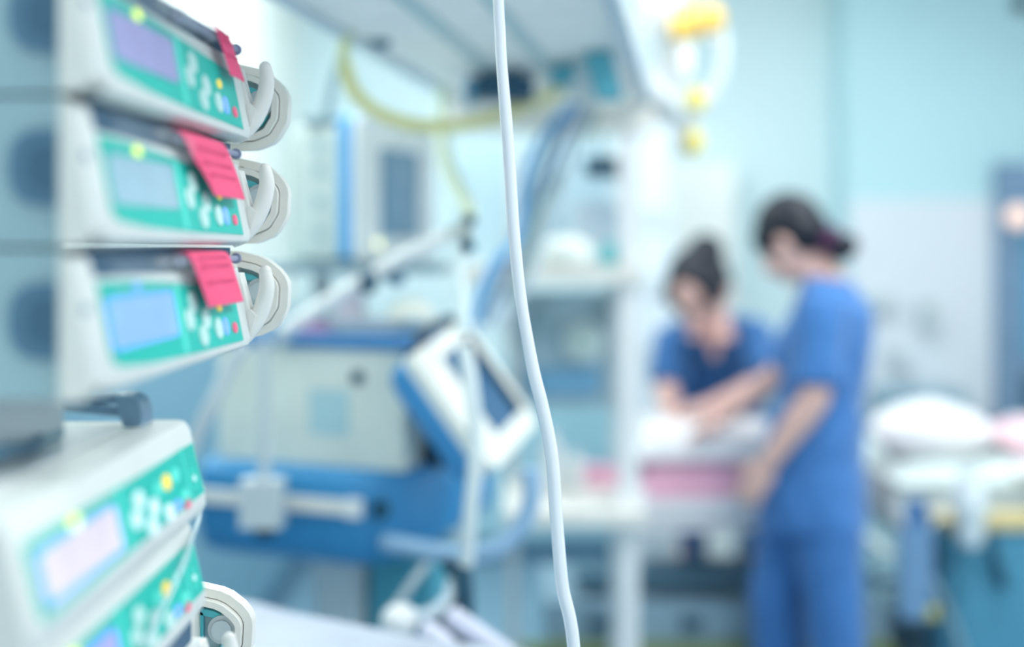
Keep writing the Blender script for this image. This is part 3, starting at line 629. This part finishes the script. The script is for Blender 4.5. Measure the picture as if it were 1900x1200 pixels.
# ------------------------------------------------------------------ hanging fittings top right
hg = thing('fitting_pole', 'slim white ceiling pole with hooks hung with white and yellow breathing fittings', 'fitting pole', (0.455,3.08,ZC))
MB().tube([Vector((P(1262,0,3.08).x,3.08,ZC)),P(1262,190,3.08)],0.012,12,smooth=False).build('pole', white, hg)
MB().tube([P(1165,10,3.05),P(1215,-12,3.06),P(1262,-20,3.08),P(1310,-5,3.06),P(1335,25,3.05)],0.006,10).build('hook_bar', steel, hg)
MB().tube([Vector((P(1262,0,3.08).x,3.08,ZC-0.03)),Vector((P(1262,0,3.08).x,3.08,ZC))],0.05,24,smooth=False).build('ceiling_plate', palegrey, hg)
yg = mat('yellow_cap',(238,196,96),0.35,coat=0.3)
def fitting(label, px, py, s=1.0, m=None, l=60):
    t = thing('breathing_fitting', label, 'fitting', P(px,py,3.0))
    q = P(px,py,3.0)
    MB().lathe([(0.010*s,0.045*s),(0.022*s,0.040*s),(0.034*s,0.015*s),(0.036*s,-0.01*s),(0.026*s,-0.032*s),(0.012*s,-0.040*s)],Matrix.Translation(q),20).build('cap', m or yg, t)
    MB().lathe([(0.013*s,-0.036*s),(0.015*s,-0.041*s),(0.015*s,-0.041*s-l*0.00142),(0.011*s,-0.045*s-l*0.00142)],Matrix.Translation(q),16).build('stem', white, t)
    return t
fitting('large yellow cap fitting hanging in the middle of the top right cluster',1272,44,1.25)
fitting('yellow cap fitting at the right of the top right cluster',1322,38,0.95,l=10)
fitting('small yellow cap fitting hanging lower, beside the rack top',1292,188,0.8,mat('lemon_cap',(246,226,120),0.4),20)
lowf = fitting('lowest yellow cap fitting at the end of the cord',1288,266,0.75,mat('lemon_cap',(246,226,120),0.4),6)
bb = thing('breathing_bag', 'white rounded breathing bag at the left of the top right cluster', 'breathing bag', P(1172,60,3.0))
MB().lathe([(0.01,0.05),(0.03,0.045),(0.044,0.02),(0.046,-0.01),(0.034,-0.045),(0.016,-0.06),(0.014,-0.12),(0.018,-0.125),(0.018,-0.19),(0.012,-0.195)],Matrix.Translation(P(1178,8,3.0))@Matrix.Scale(1.15,4),20).build('bag', white, bb)
b3 = thing('breathing_bag', 'white rounded breathing bag hanging behind the large yellow fitting', 'breathing bag', P(1232,60,3.02))
MB().lathe([(0.01,0.06),(0.04,0.05),(0.05,0.0),(0.036,-0.04),(0.018,-0.06),(0.020,-0.10),(0.034,-0.12),(0.036,-0.20),(0.022,-0.23)],Matrix.Translation(P(1240,30,3.06))@Matrix.Scale(1.25,4),20).build('bag', white, b3)
hose('white_hose','white ribbed hose looping down at the right of the top right cluster','hose',[P(1335,50,3.02),P(1342,100,3.0),P(1330,160,3.0),P(1300,205,3.0),P(1265,215,3.0),P(1240,180,3.0)],0.0165,mat('milk_hose',(222,232,236),0.4),corr=True)
hose('yellow_cord','thin yellow-green cord below the small yellow fitting','cord',[P(1292,215,3.0),P(1286,240,3.0),P(1289,262,3.0)],0.007,yel,parent=lowf)
hose('white_hose','short white hose with yellow tint left of the breathing bags','hose',[P(1186,100,3.03),P(1206,150,3.03),P(1238,190,3.03),P(1262,225,3.03),P(1268,290,3.03)],0.026,white)
# tall cream cabinet column on the back wall
cc = thing('wall_cabinet', 'tall cream wall cabinet at the back between rack posts and the leaning nurse', 'cabinet', (0.88,5.25,0))
MB().box((0.865,5.27,0.93),(0.29,0.24,1.86),bevel=0.01).build('cabinet_body', mat('cabinet_cream',(230,238,234),0.5), cc)
MB().box((0.865,5.145,0.95),(0.26,0.012,1.70),bevel=0.004).build('door', mat('cabinet_door_cream',(234,240,236),0.5), cc)
MB().box((0.76,5.13,1.0),(0.012,0.018,0.14),bevel=0.004).build('handle', palegrey, cc)
sc = thing('supply_column', 'cool white vertical supply column behind the rack posts', 'supply column', (0.53,4.7,0))
MB().box((0.575,4.72,1.0),(0.14,0.14,2.0),bevel=0.02).build('column', mat('column_ice',(216,228,234),0.5), sc)
for z in (1.60,1.32,1.04):
    MB().box((0.575,4.644,z),(0.08,0.012,0.09),bevel=0.004).build('outlet_plate', palegrey, sc)

# ------------------------------------------------------------------ beds
def mound(x0,x1,y0,y1,z0,hf,nx=44,ny=26,seed=0):
    """cloth-like closed mass: top height field with vertical hem"""
    b = MB(); top = []
    for j in range(ny+1):
        row = []
        for i in range(nx+1):
            u, v = i/nx, j/ny
            x = x0+(x1-x0)*u; y = y0+(y1-y0)*v
            e = min(1, 7*min(u,1-u))**0.5*min(1, 7*min(v,1-v))**0.5
            n1 = noise.noise(Vector((x*9+seed, y*9, seed)))*0.010+noise.noise(Vector((x*22+seed, y*6, 3+seed)))*0.006
            row.append(b.bm.verts.new((x+0.006*noise.noise(Vector((x*14,y*14,7+seed))), y+0.006*noise.noise(Vector((x*14,y*14,17+seed))), z0+0.004+(hf(u,v)+n1)*e)))
        top.append(row)
    for j in range(ny):
        for i in range(nx): b.bm.faces.new([top[j][i],top[j][i+1],top[j+1][i+1],top[j+1][i]])
    rim = [top[0][i] for i in range(nx+1)]+[top[j][nx] for j in range(1,ny+1)]+[top[ny][i] for i in range(nx-1,-1,-1)]+[top[j][0] for j in range(ny-1,0,-1)]
    low = [b.bm.verts.new((v.co.x,v.co.y,z0)) for v in rim]; n = len(rim)
    for i in range(n): b.bm.faces.new([rim[i],low[i],low[(i+1)%n],rim[(i+1)%n]])
    b.bm.faces.new(low)
    return b
def g(u, v, cu, cv, su, sv): return math.exp(-((u-cu)/su)**2-((v-cv)/sv)**2)
CD, CH = 0.12, -0.026
b1 = thing('hospital_cot', 'cot with white metal rails where the two nurses work', 'bed', (0.75,3.77,0))
def bb_(n, x0,x1,y0,y1,z0,z1,m,bv=0.006,par=None): return MB().box(((x0+x1)/2,(y0+y1)/2,(z0+z1)/2),(x1-x0,y1-y0,z1-z0),bevel=bv).build(n,m,par)
def cb_(n, x0,x1,y0,y1,z0,z1,m,bv=0.006): return bb_(n,x0,x1,y0+CD,y1+CD,z0+CH,z1+CH,m,bv,b1)
BX0, BX1 = 0.37, 1.035
cb_('bed_deck',BX0,BX1,3.36,3.80,0.665,0.745,mat('cot_deck',(216,222,232),0.4),0.01)
cb_('front_rail',BX0,BX1,3.325,3.350,0.692,0.746,mat('cot_rail_white',(250,249,250),0.35),0.008)
cb_('front_rail',BX0,BX1,3.325,3.350,0.652,0.680,mat('cot_rail_white',(250,249,250),0.35),0.008)
cb_('mattress',BX0+0.01,BX1-0.04,3.375,3.78,0.746,0.800,mat('mattress_grey',(196,190,200),0.7),0.02)
cb_('under_frame',0.20,1.14,3.42,3.60,0.455,0.495,mat('under_frame_slate',(84,122,142),0.5),0.01)
cb_('chassis',0.10,1.16,3.38,3.80,0.29,0.42,mat('chassis_grey_blue',(150,180,196),0.5),0.02)
cb_('chassis_bumper',0.0,1.17,3.34,3.372,0.245,0.300,mat('olive_bumper',(142,156,98),0.5),0.008)
for x in (1.00,): cb_('lift_column',x-0.05,x+0.05,3.53,3.65,0.42,0.665,mat('lift_column_slate',(70,110,132),0.5),0.01)
for x in (0.18,1.08):
    for y in (3.56,3.86):
        MB().tube([(x-0.02,y,0.06),(x+0.02,y,0.06)],0.06,20,smooth=False).build('caster', darkteal, b1)
        MB().tube([(x,y,0.06),(x,y,0.27)],0.02,12,smooth=False).build('caster_stem', midgrey, b1)
for i,(x,w) in enumerate(((0.30,0.12),(0.55,0.06),(0.78,0.10))):
    cb_('pedal',x-w/2,x+w/2,3.355,3.40,0.345,0.375,darkteal,0.008)
tag(mound(0.360,1.03,3.355+CD,3.80+CD,0.748+CH,lambda u,v:0.120+0.015*g(u,v,.3,.3,.5,.4)).build('pink_blanket',pinkl),'pink blanket draped over the cot mattress under the white sheet','blanket')
ws = mound(0.350,1.02,3.475,3.89,0.835,lambda u,v:0.052+0.050*g(u,v,.30,.5,.38,.7)+0.02*g(u,v,.7,.3,.3,.5),seed=4)
tag(ws.build('white_sheet',linen),'white rumpled sheet heaped on the pink blanket of the cot','sheet')
# right bed
b2 = thing('hospital_bed', 'hospital bed with white linen at the right edge behind the standing nurse', 'bed', (1.75,3.85,0))
bb_('bed_deck',1.18,2.60,3.50,4.20,0.60,0.655,mat('deck_green_grey',(182,200,204),0.5),0.01,b2)
bb_('mattress',1.19,2.58,3.52,4.18,0.656,0.75,mat('mattress_pale',(214,226,226),0.7),0.03,b2)
bb_('side_rail',1.22,2.1,3.455,3.480,0.60,0.625,mat('rail_soft_white',(196,210,214),0.4),0.005,b2)
bb_('chassis',1.3,2.5,3.58,4.12,0.18,0.28,mat('chassis_slate',(88,122,142),0.5),0.02,b2)
for x in (1.5,2.3): bb_('lift_column',x-0.05,x+0.05,3.80,3.90,0.28,0.60,mat('lift_column_slate',(70,110,132),0.5),0.01,b2)
for x in (1.38,2.42):
    for y in (3.64,4.06): MB().tube([(x-0.02,y,0.06),(x+0.02,y,0.06)],0.06,20,smooth=False).build('caster', darkteal, b2); MB().tube([(x,y,0.06),(x,y,0.18)],0.02,12,smooth=False).build('caster_stem', midgrey, b2)
tag(mound(1.20,2.56,3.50,4.17,0.751,lambda u,v:0.060+0.010*math.sin(u*26),seed=9).build('pale_blanket',mat('pale_green_blanket',(214,228,226),0.9,bump=0.3,scale=14)),'pale green-white blanket covering the mattress of the right bed','blanket')
pw = MB(); pw.ell((0,0,0),(0.20,0.17,0.072),n=32,m=16)
for v in pw.bm.verts:
    n2 = noise.noise(v.co*7)*0.014; v.co = Vector((v.co.x, v.co.y, v.co.z*(1.45-abs(v.co.x)*1.6)+n2))+Vector((1.38,3.74,0.880))
tag(pw.build('pillow',linen),'plump white pillow on the right bed next to the standing nurse','pillow')
tag(mound(1.55,2.35,3.46,4.10,0.792,lambda u,v:0.03+0.07*g(u,v,.28,.5,.22,.5)+0.02*math.sin(u*19+v*3),seed=21).build('white_duvet',linen),'white duvet bunched across the right bed beyond the pillow','duvet')
tag(mound(1.56,2.0,3.52,3.86,0.862,lambda u,v:0.028+0.035*g(u,v,.5,.5,.4,.5),nx=20,ny=14,seed=33).build('pink_cloth',mat('faded_pink_linen',(244,206,214),0.9,bump=0.2)),'small pink-edged cloth on top of the white duvet','cloth')
# clutter hanging from the right bed
def rp(px,py,d=3.22): return P(px,py,d)
db = thing('drainage_bottle', 'white drainage bottle with ribbed cap hanging on the right bed rail', 'bottle', rp(1800,960,3.22))
MB().lathe([(0.012,0.10),(0.022,0.095),(0.024,0.07),(0.034,0.05),(0.044,0.03),(0.046,-0.04),(0.036,-0.05),(0.038,-0.10),(0.026,-0.125)],Matrix.Translation(rp(1800,930,3.22)),20).build('bottle_body', mat('bottle_ice',(222,232,234),0.35), db)
MB().lathe([(0.047,-0.012),(0.0475,-0.03)],Matrix.Translation(rp(1800,930,3.22)),20).build('grey_band', palegrey, db)
ub = thing('blue_fluid_bag', 'long translucent blue fluid bag hanging under the right bed', 'fluid bag', rp(1700,1050,3.22))
MB().prism(rrect(-0.045,-0.14,0.045,0.13,0.02),-0.014,0.014,frame(rp(1698,1055,3.22),(1,0,0),(0,0,1),(0,-1,0)),bevel=0.008).build('bag', mat('bag_blue_grey',(112,150,186),0.3), ub)
MB().box(rp(1700,950,3.22),(0.05,0.03,0.07),bevel=0.008).build('hanger_clip', mat('clip_blue',(66,118,172),0.4), ub)
tag(MB().tube([rp(1745,965),rp(1740,1000),rp(1748,1040),rp(1765,1052)],[0.012,0.019,0.012,0.008],12).build('dark_grip', darkteal),'dark grip handle hanging below the right bed left of the white bottle','handle')
hose('coiled_hose','coiled grey-green hose hanging under the right bed beside the nurse','hose',[rp(1590,1060),rp(1620,1095),rp(1670,1090),rp(1682,1055),rp(1640,1030),rp(1600,1050),rp(1615,1110),rp(1665,1118),rp(1690,1080)],0.007,mat('hose_green_grey',(124,160,170),0.4))
hose('white_hose','slanting cream hose under the right bed close to the nurse hip','hose',[rp(1575,975),rp(1610,1000),rp(1650,1030)],0.016,mat('cream_hose',(196,208,206),0.4))
hose('grey_cord','thin pale cord swinging diagonally down under the right bed','cord',[rp(1690,1000),rp(1730,1075),rp(1770,1160),rp(1800,1260)],0.009,midgrey,parent=ub)
hose('white_cord','thin white cord looping between blue bag and white bottle','cord',[rp(1655,935),rp(1690,985),rp(1730,975),rp(1745,940),rp(1780,935)],0.005,white,parent=db)
tag(MB().lathe([(0.010,-0.02),(0.020,-0.016),(0.022,0.010),(0.012,0.02)],Matrix.Translation(rp(1726,1135)),16).build('yellow_stopper', mat('olive_yellow',(196,190,90),0.5)),'small olive yellow stopper hanging at the bottom under the right bed','stopper')
# teal cabinet right
tc = thing('bedside_cabinet', 'blue teal bedside cabinet with a tan edged top at the bottom right corner', 'cabinet', (1.5,3.36,0))
bb_('cabinet_body',1.25,1.80,3.30,3.42,0.06,0.668,mat('cabinet_teal',(72,138,166),0.5),0.008,tc)
bb_('cabinet_top',1.24,1.82,3.29,3.43,0.669,0.698,mat('tan_wood_edge',(206,190,138),0.5,var=0.12,scale=30),0.006,tc)
bb_('door',1.28,1.60,3.287,3.299,0.10,0.64,mat('cabinet_teal_door',(78,146,174),0.5),0.003,tc)
bb_('plinth',1.27,1.78,3.31,3.41,0.0,0.06,slate,0.0,tc)
tag(MB().tube([P(1838,985,3.25),P(1846,1035,3.255),P(1862,1090,3.255)],[0.006,0.014,0.016],12).build('dark_strap', darkteal),'dark strap hanging down in front of the bedside cabinet','strap')

# ------------------------------------------------------------------ fixtures on the pier, right background
pf = YB-0.20
def wall_at(px,py,d=pf): return P(px,py,d)
cp2 = thing('splash_panel', 'large white wall panel at the right behind the standing nurse', 'wall panel', wall_at(1700,600))
MB().box(((wall_at(1575,0).x+wall_at(1838,0).x)/2,pf-0.015,1.2),(wall_at(1838,0).x-wall_at(1575,0).x,0.026,(1.5+0.19-0.7)),bevel=0.005).build('panel', mat('panel_white',(218,226,232),0.5,var=0.02,scale=3), cp2)
def wfix(name,label,cat,px,py,w,h_,m,dep=0.06):
    q = wall_at(px,py,pf-0.03); t = thing(name,label,cat,q)
    MB().box((q.x,q.y-dep/2,q.z),(w,dep,h_),bevel=min(0.01,w/5)).build('case', m, t)
    MB().box((q.x,q.y-dep-0.003,q.z-h_*0.1),(w*0.6,0.006,h_*0.5),bevel=0.001).build('front', palegrey, t)
    return t
soft = mat('fixture_grey',(190,204,208),0.5)
wfix('glove_box','grey glove box on the white wall panel just right of the nurse shoulder','box',1625,560,0.12,0.07,soft)
wfix('soap_dispenser','grey upright soap dispenser in the middle of the white wall panel','dispenser',1716,588,0.055,0.13,mat('fixture_grey_dark',(178,194,198),0.5))
wfix('towel_dispenser','small grey dispenser low on the white wall panel beside the nurse','dispenser',1655,662,0.06,0.075,soft)
ws_ = thing('wash_basin', 'blue grey wash basin ledge below the white wall panel', 'wash basin', wall_at(1680,760))
q = wall_at(1682,742,pf-0.03)
MB().box((q.x,q.y-0.14,q.z+0.0),(0.34,0.28,0.13),bevel=0.02,seg=3).build('basin', mat('basin_blue_grey',(138,174,190),0.4), ws_)
MB().tube([(q.x-0.02,q.y-0.02,q.z+0.065),(q.x-0.02,q.y-0.02,q.z+0.14),(q.x-0.02,q.y-0.12,q.z+0.15),(q.x-0.02,q.y-0.13,q.z+0.12)],0.010,10).build('tap', steel, ws_)
dr = MB().box((XR-0.28,pf-0.04,0.93),(0.56,0.05,1.46+0.40),bevel=0.004)
do = struct(dr,'door_1',mat('door_blue_grey',(120,150,178),0.5))
MB().box((XR-0.24,pf-0.068,1.30),(0.40,0.01,0.62),bevel=0.003).build('window_pane', mat('door_glass_blue',(90,160,194),0.2,coat=0.3), do, local=False)
MB().box((XR-0.24,pf-0.068,0.60),(0.40,0.01,0.62),bevel=0.003).build('kick_panel', mat('door_dark',(44,88,112),0.4), do, local=False)
wl = thing('peach_spot', 'small warm peach glow added at the right edge beside the door top', 'glow', wall_at(1888,402,4.9))  # made-up glowing blob for a pinkish spot, no lamp known there
MB().ell(wall_at(1890,402,4.98),(0.055,0.035,0.05)).build('peach_blob', mat('peach_glow',(250,214,196),0.4,emit=0.5), wl)
MB().tube([wall_at(1890,402,5.0),wall_at(1890,402,5.10)],0.02,12,smooth=False).build('blob_arm', midgrey, wl)
cm = thing('ceiling_dome', 'dark dome in the top right corner of the picture', 'camera', wall_at(1893,10,4.8))  # dark dome on a pipe, added in the upper right corner
MB().ell(wall_at(1898,8,4.8),(0.045,0.045,0.04)).build('dome', black, cm)
MB().tube([wall_at(1898,8,4.8),Vector((wall_at(1898,8,4.8).x,4.8,ZC))],0.02,12,smooth=False).build('drop_pipe', midgrey, cm)

# ------------------------------------------------------------------ people
def remesh(o, vox, sm=3, f=0.6):
    m = o.modifiers.new('Remesh','REMESH'); m.mode = 'VOXEL'; m.voxel_size = vox; m.use_smooth_shade = True
    s = o.modifiers.new('Smooth','SMOOTH'); s.iterations = sm; s.factor = f
def limb(b, pts, rad, n=16): b.tube(pts, rad, n, k=5)
def hand(b, wrist, d, nrm, side, curl=0.5):
    """palm and five fingers; d along the hand, nrm out of the back of the hand, side = +1 / -1 for the thumb side"""
    d = d.normalized(); nrm = (nrm-d*nrm.dot(d)).normalized(); s = d.cross(nrm)*side
    M = frame(wrist+d*0.048, s, d, nrm)
    b.ell((0,0,0),(0.040,0.052,0.015),M); b.ell((0,0.012,0.0),(0.038,0.036,0.014),M); b.ell((0,-0.035,0),(0.028,0.03,0.018),M)
    for k,(off,ln,sp_) in enumerate(((0.028,0.070,0.10),(0.010,0.078,0.03),(-0.009,0.073,-0.04),(-0.027,0.058,-0.12))):
        p = wrist+d*0.088+s*off; dirv = (d+s*sp_).normalized(); pts = [p-dirv*0.02]; a = 0.15
        pts.append(p)
        for seg in (0.42,0.32,0.26):
            v = dirv*math.cos(a)-nrm*math.sin(a); p = p+v*ln*seg; pts.append(p); a += curl*(0.8+0.12*k)
        b.tube(pts,[0.0095,0.0090,0.0085,0.0080,0.0070],10,k=3)
    p = wrist+d*0.030+s*0.026; t1 = (d*0.6+s*0.75-nrm*0.25).normalized(); t2 = (d*0.9+s*0.25-nrm*0.35).normalized()
    b.tube([p-s*0.012,p,p+t1*0.030,p+t1*0.030+t2*0.024,p+t1*0.030+t2*0.044],[0.012,0.012,0.0105,0.0095,0.008],10,k=3)
def person(label, J, cloth, vox=0.0065, bunpos='back'):
    t = thing('person', label, 'person', (J['pelvis'].x, J['pelvis'].y, 0))
    fwd = J['f'].normalized(); up = Vector((0,0,1)); lat = J['lat'].normalized()
    hf = J['hf'].normalized(); hl = J['hl'].normalized(); hl = (hl-hf*hl.dot(hf)).normalized(); hu = hl.cross(hf).normalized()
    HM = frame(J['head'], hl, hf, hu) @ Matrix.Scale(J.get('hs',1.0),4)
    b = MB()
    # head
    b.ell((0,-0.006,0.018),(0.074,0.092,0.096),HM,24,16); b.ell((0,0.030,-0.045),(0.056,0.060,0.062),HM,20,12)
    b.ell((0,0.066,-0.078),(0.026,0.024,0.020),HM); b.ell((0,0.052,-0.020),(0.058,0.042,0.045),HM)
    b.tube([(0,0.084,0.012),(0,0.098,-0.008),(0,0.108,-0.026),(0,0.094,-0.034)],[0.008,0.009,0.012,0.009],10,M=HM)
    for s in (-1,1):
        b.ell((s*0.076,-0.004,-0.010),(0.009,0.019,0.030),HM); b.ell((s*0.034,0.072,-0.026),(0.020,0.018,0.018),HM)
        b.ell((s*0.013,0.094,-0.034),(0.008,0.010,0.007),HM)
    b.ell((0,0.086,-0.054),(0.022,0.010,0.006),HM); b.ell((0,0.084,-0.063),(0.018,0.010,0.006),HM)
    # neck, trunk
    nb = J['neck']
    limb(b,[J['head']-hu*0.05-hf*0.012, nb.lerp(J['head'],0.45)-hf*0.006, nb, nb-up*0.08],[0.048,0.050,0.058,0.085])
    T = J['torso']
    b.loft([(c,fwd,lat,a*0.90,w*0.90) for c,a,w in T if c.z > J['pelvis'].z-0.12])
    for s in ('l','r'):
        S,E,W_,hd,hn,sd = J['arm_'+s]
        limb(b,[S,S.lerp(E,0.35),E.lerp(S,0.15),E,E.lerp(W_,0.3),W_.lerp(E,0.25),W_+ (W_-E).normalized()*0.01],[0.052,0.047,0.041,0.040,0.042,0.031,0.026])
        hand(b,W_,hd,hn,sd)
        H_,K,A = J['leg_'+s]
        limb(b,[H_,H_.lerp(K,0.5),K,K.lerp(A,0.35),K.lerp(A,0.8),A],[0.078,0.070,0.052,0.054,0.038,0.036])
        tf = J['toe']
        b.tube([A-Vector((0,0,0.03))-tf*0.03,A-Vector((0,0,0.055))+tf*0.06,A-Vector((0,0,0.065))+tf*0.14],[0.036,0.034,0.024],12)
    body = b.build('body', skin, t); remesh(body, vox)
    # scrub top
    c = MB(); c.loft([(q,fwd,lat,a,w) for q,a,w in T],n=32)
    for s in ('l','r'):
        S,E,W_,hd,hn,sd = J['arm_'+s]; q = E.lerp(S,J.get('sleeve',0.22))
        limb(c,[S+up*0.00-(E-S).normalized()*0.02,S.lerp(q,0.4),q],[0.070,0.069,0.068])
    top = c.build('scrub_top', cloth, t); remesh(top, 0.011, 4)
    tx = bpy.data.textures.get('folds') or bpy.data.textures.new('folds','CLOUDS'); tx.noise_scale = 0.11
    dm = top.modifiers.new('Folds','DISPLACE'); dm.texture = tx; dm.strength = 0.022; dm.mid_level = 0.5
    # v neck opening: skin patch on the chest + lighter collar band
    if 'vneck' in J:
        o,wd,dn = J['vneck']
        MB().prism([(-0.055,0.085),(0.055,0.085),(0.006,-0.06),(-0.006,-0.06)],-0.02,0.006,frame(o,wd,dn,wd.cross(dn)),bevel=0.003).build('neckline', skin, t)
    # trousers
    c = MB(); 
    for s in ('l','r'):
        H_,K,A = J['leg_'+s]
        limb(c,[H_+up*0.06,H_.lerp(K,0.3),H_.lerp(K,0.7),K,K.lerp(A,0.4),A+up*0.03],[q*J.get('tr',1.0) for q in (0.10,0.103,0.090,0.082,0.078,0.074)])
    tr = c.build('trousers', cloth, t); remesh(tr, 0.012, 4)
    dm = tr.modifiers.new('Folds','DISPLACE'); dm.texture = tx; dm.strength = 0.02; dm.mid_level = 0.5
    for s in ('l','r'):
        A = J['leg_'+s][2]; tf = J['toe']
        c = MB(); c.tube([A-Vector((0,0,0.045))-tf*0.05,A-Vector((0,0,0.05))+tf*0.03,A-Vector((0,0,0.060))+tf*0.12,A-Vector((0,0,0.066))+tf*0.18],[0.040,0.045,0.042,0.026],14)
        for v in c.bm.verts: v.co.z = max(v.co.z, 0.002)
        c.build('shoe', white, t)
    # hair
    c = MB(); c.ell((0,-0.020,0.030),(0.086,0.096,0.094),HM,28,18); c.ell((0,-0.045,-0.010),(0.074,0.068,0.070),HM,24,14)
    for s in (-1,1): c.ell((s*0.060,0.018,0.030),(0.026,0.055,0.045),HM)
    hr = c.build('hair', hairm, t); remesh(hr, 0.007, 2)
    bc, br_ = J['bun']
    c = MB(); c.ell(bc,br_,HM,20,14); bn = c.build('hair_bun', hairm, hr)
    if 'tie' in J:
        p0,p1,r0 = J['tie']
        MB().tube([p0,(Vector(p0)+Vector(p1))/2,p1],[r0*0.8,r0,r0*0.8],14,M=HM).build('hair_tie', mat('maroon_tie',(92,50,86),0.7), hr)
    for s in (-1,1):
        MB().ell((s*0.032,0.0815,-0.002),(0.012,0.006,0.006),HM).build('eye', mat('eye_dark',(50,44,48),0.3), body)
        MB().tube([(s*0.018,0.088,0.018),(s*0.034,0.087,0.023),(s*0.052,0.074,0.018)],0.0035,8,M=HM).build('eyebrow', hairm, body)
    MB().ell((0,0.0945,-0.058),(0.020,0.004,0.006),HM).build('lips', mat('lips',(196,118,120),0.5), body)
    return t
V = Vector
f2 = V((-0.95,0.31,0)).normalized(); l2 = V((0.31,0.95,0)).normalized()
def off(c, l, a): return V(c)+l*a
c2 = lambda x,z,y=3.25: V((x,y,z))
nk2 = c2(0.885,1.40)
person('person in blue scrubs standing in front of the cot, black hair in low bun', dict(
 f=f2, lat=l2, pelvis=c2(0.86,0.88), head=V((0.800,3.27,1.510)), neck=nk2,
 hf=V((-0.62,0.50,-0.66)), hl=V((0.58,0.81,0)),
 torso=[(c2(0.858,0.70),0.150,0.185),(c2(0.855,0.80),0.152,0.190),(c2(0.862,0.93),0.138,0.178),(c2(0.885,1.07),0.118,0.160),(c2(0.905,1.20),0.118,0.172),(c2(0.912,1.30),0.112,0.178),(c2(0.905,1.365),0.085,0.145),(c2(0.893,1.405),0.062,0.080)],
 arm_l=(off((0.890,3.25,1.325),l2,-0.165),V((0.812,3.05,1.085)),V((0.700,3.10,0.905)),V((-0.45,0.20,-0.85)),V((-0.4,-0.9,0.15)),1),
 arm_r=(off((0.890,3.25,1.325),l2,0.165),V((0.80,3.46,1.09)),V((0.66,3.50,0.965)),V((-0.80,0.1,-0.40)),V((-0.2,0.1,0.9)),-1),
 leg_l=(off((0.885,3.25,0.84),l2,-0.085),V((0.895,3.16,0.47)),V((0.93,3.16,0.09))),
 leg_r=(off((0.820,3.25,0.84),l2,0.085),V((0.775,3.33,0.47)),V((0.79,3.35,0.09))),
 toe=f2, bun=((0,-0.098,-0.112),(0.040,0.044,0.034)), hs=1.06, tie=((0,-0.080,-0.062),(0,-0.092,-0.088),0.042), sleeve=0.12), scrub)
f1 = V((-0.30,-0.95,0)).normalized(); l1 = V((-0.95,0.30,0)).normalized()
tf1 = (f1+V((0,0,-0.2))).normalized()
person('person in dark blue v-neck scrubs leaning over the cot from behind, hair tied up', dict(
 f=f1, lat=l1, pelvis=V((0.75,4.18,0.90)), head=V((0.622,3.76,1.338)), neck=V((0.680,3.88,1.250)), hs=1.2,
 hf=V((-0.36,-0.62,-0.70)), hl=V((-0.88,0.42,-0.25)),
 torso=[(V((0.755,4.20,0.74)),0.135,0.180),(V((0.75,4.18,0.86)),0.135,0.180),(V((0.735,4.12,1.00)),0.115,0.150),(V((0.715,4.03,1.11)),0.115,0.160),(V((0.700,3.97,1.19)),0.100,0.160),(V((0.695,3.93,1.235)),0.075,0.125),(V((0.694,3.91,1.26)),0.055,0.070)],
 arm_r=(V((0.570,3.98,1.165)),V((0.530,3.90,0.995)),V((0.515,3.72,0.955)),V((0.15,-0.9,-0.32)),V((0.1,-0.3,0.9)),-1),
 arm_l=(V((0.830,3.96,1.185)),V((0.850,3.80,1.025)),V((0.660,3.66,0.985)),V((-0.85,-0.35,-0.12)),V((0,-0.1,1)),-1),
 leg_r=(V((0.675,4.20,0.86)),V((0.665,4.20,0.47)),V((0.660,4.24,0.09))),
 leg_l=(V((0.865,4.17,0.86)),V((0.905,4.17,0.47)),V((0.915,4.22,0.09))),
 toe=f1, bun=((-0.030,-0.066,0.084),(0.052,0.056,0.050)), tr=0.72, sleeve=0.10,
 vneck=(V((0.684,3.848,1.17)),-l1,V((0.05,0.28,0.96)).normalized())), scrub2)

# ------------------------------------------------------------------ ceiling light panels, unseen, added to light the room
lm = mat('light_diffuser',(244,250,255),0.5,emit=4.0)
for i,(x,y) in enumerate(((-0.35,0.7),(1.2,0.7),(-0.45,2.6),(1.35,2.4),(-0.3,3.9),(1.3,3.7))):
    t = thing('added_ceiling_light', 'unseen white ceiling light panel added to light the ward', 'ceiling light', (x,y,ZC-0.03), 0, 'added ceiling light panels')
    MB().box((0,0,0.012),(0.66,0.66,0.035),bevel=0.004).build('frame', white, t, local=True)
    MB().box((0,0,-0.008),(0.60,0.60,0.008)).build('diffuser', lm, t, local=True)
    ld = bpy.data.lights.new('added_panel_light','AREA'); ld.shape='SQUARE'; ld.size=0.6
    ld.energy = (4,15,20,18,9,6)[i]; ld.color=(0.98,0.99,1.0)
    lo = bpy.data.objects.new('added_panel_light', ld); COL.objects.link(lo); lo.location=(0,0,-0.02); lo.parent=t
w = bpy.data.worlds.new('World'); bpy.context.scene.world = w; w.use_nodes = True
bg = w.node_tree.nodes['Background']; bg.inputs[0].default_value = (0.84,0.93,0.97,1); bg.inputs[1].default_value = 0.95

# ------------------------------------------------------------------ camera
cd = bpy.data.cameras.new('Camera'); cam = bpy.data.objects.new('Camera', cd); COL.objects.link(cam)
cam.location = (0,0,CAMZ); cam.rotation_euler = (R(90),0,0)
cd.lens = 40; cd.sensor_width = 36; cd.sensor_fit='HORIZONTAL'; cd.shift_y = -150/1900
cd.dof.use_dof = True; cd.dof.focus_distance = 1.10; cd.dof.aperture_fstop = 1.1; cd.clip_start = 0.02
sc_ = bpy.context.scene; sc_.camera = cam
sc_.view_settings.view_transform = 'Standard'; sc_.view_settings.look = 'None'
sc_.view_settings.exposure = 0.38; sc_.view_settings.gamma = 1.0; sc_.view_settings.use_curve_mapping = False
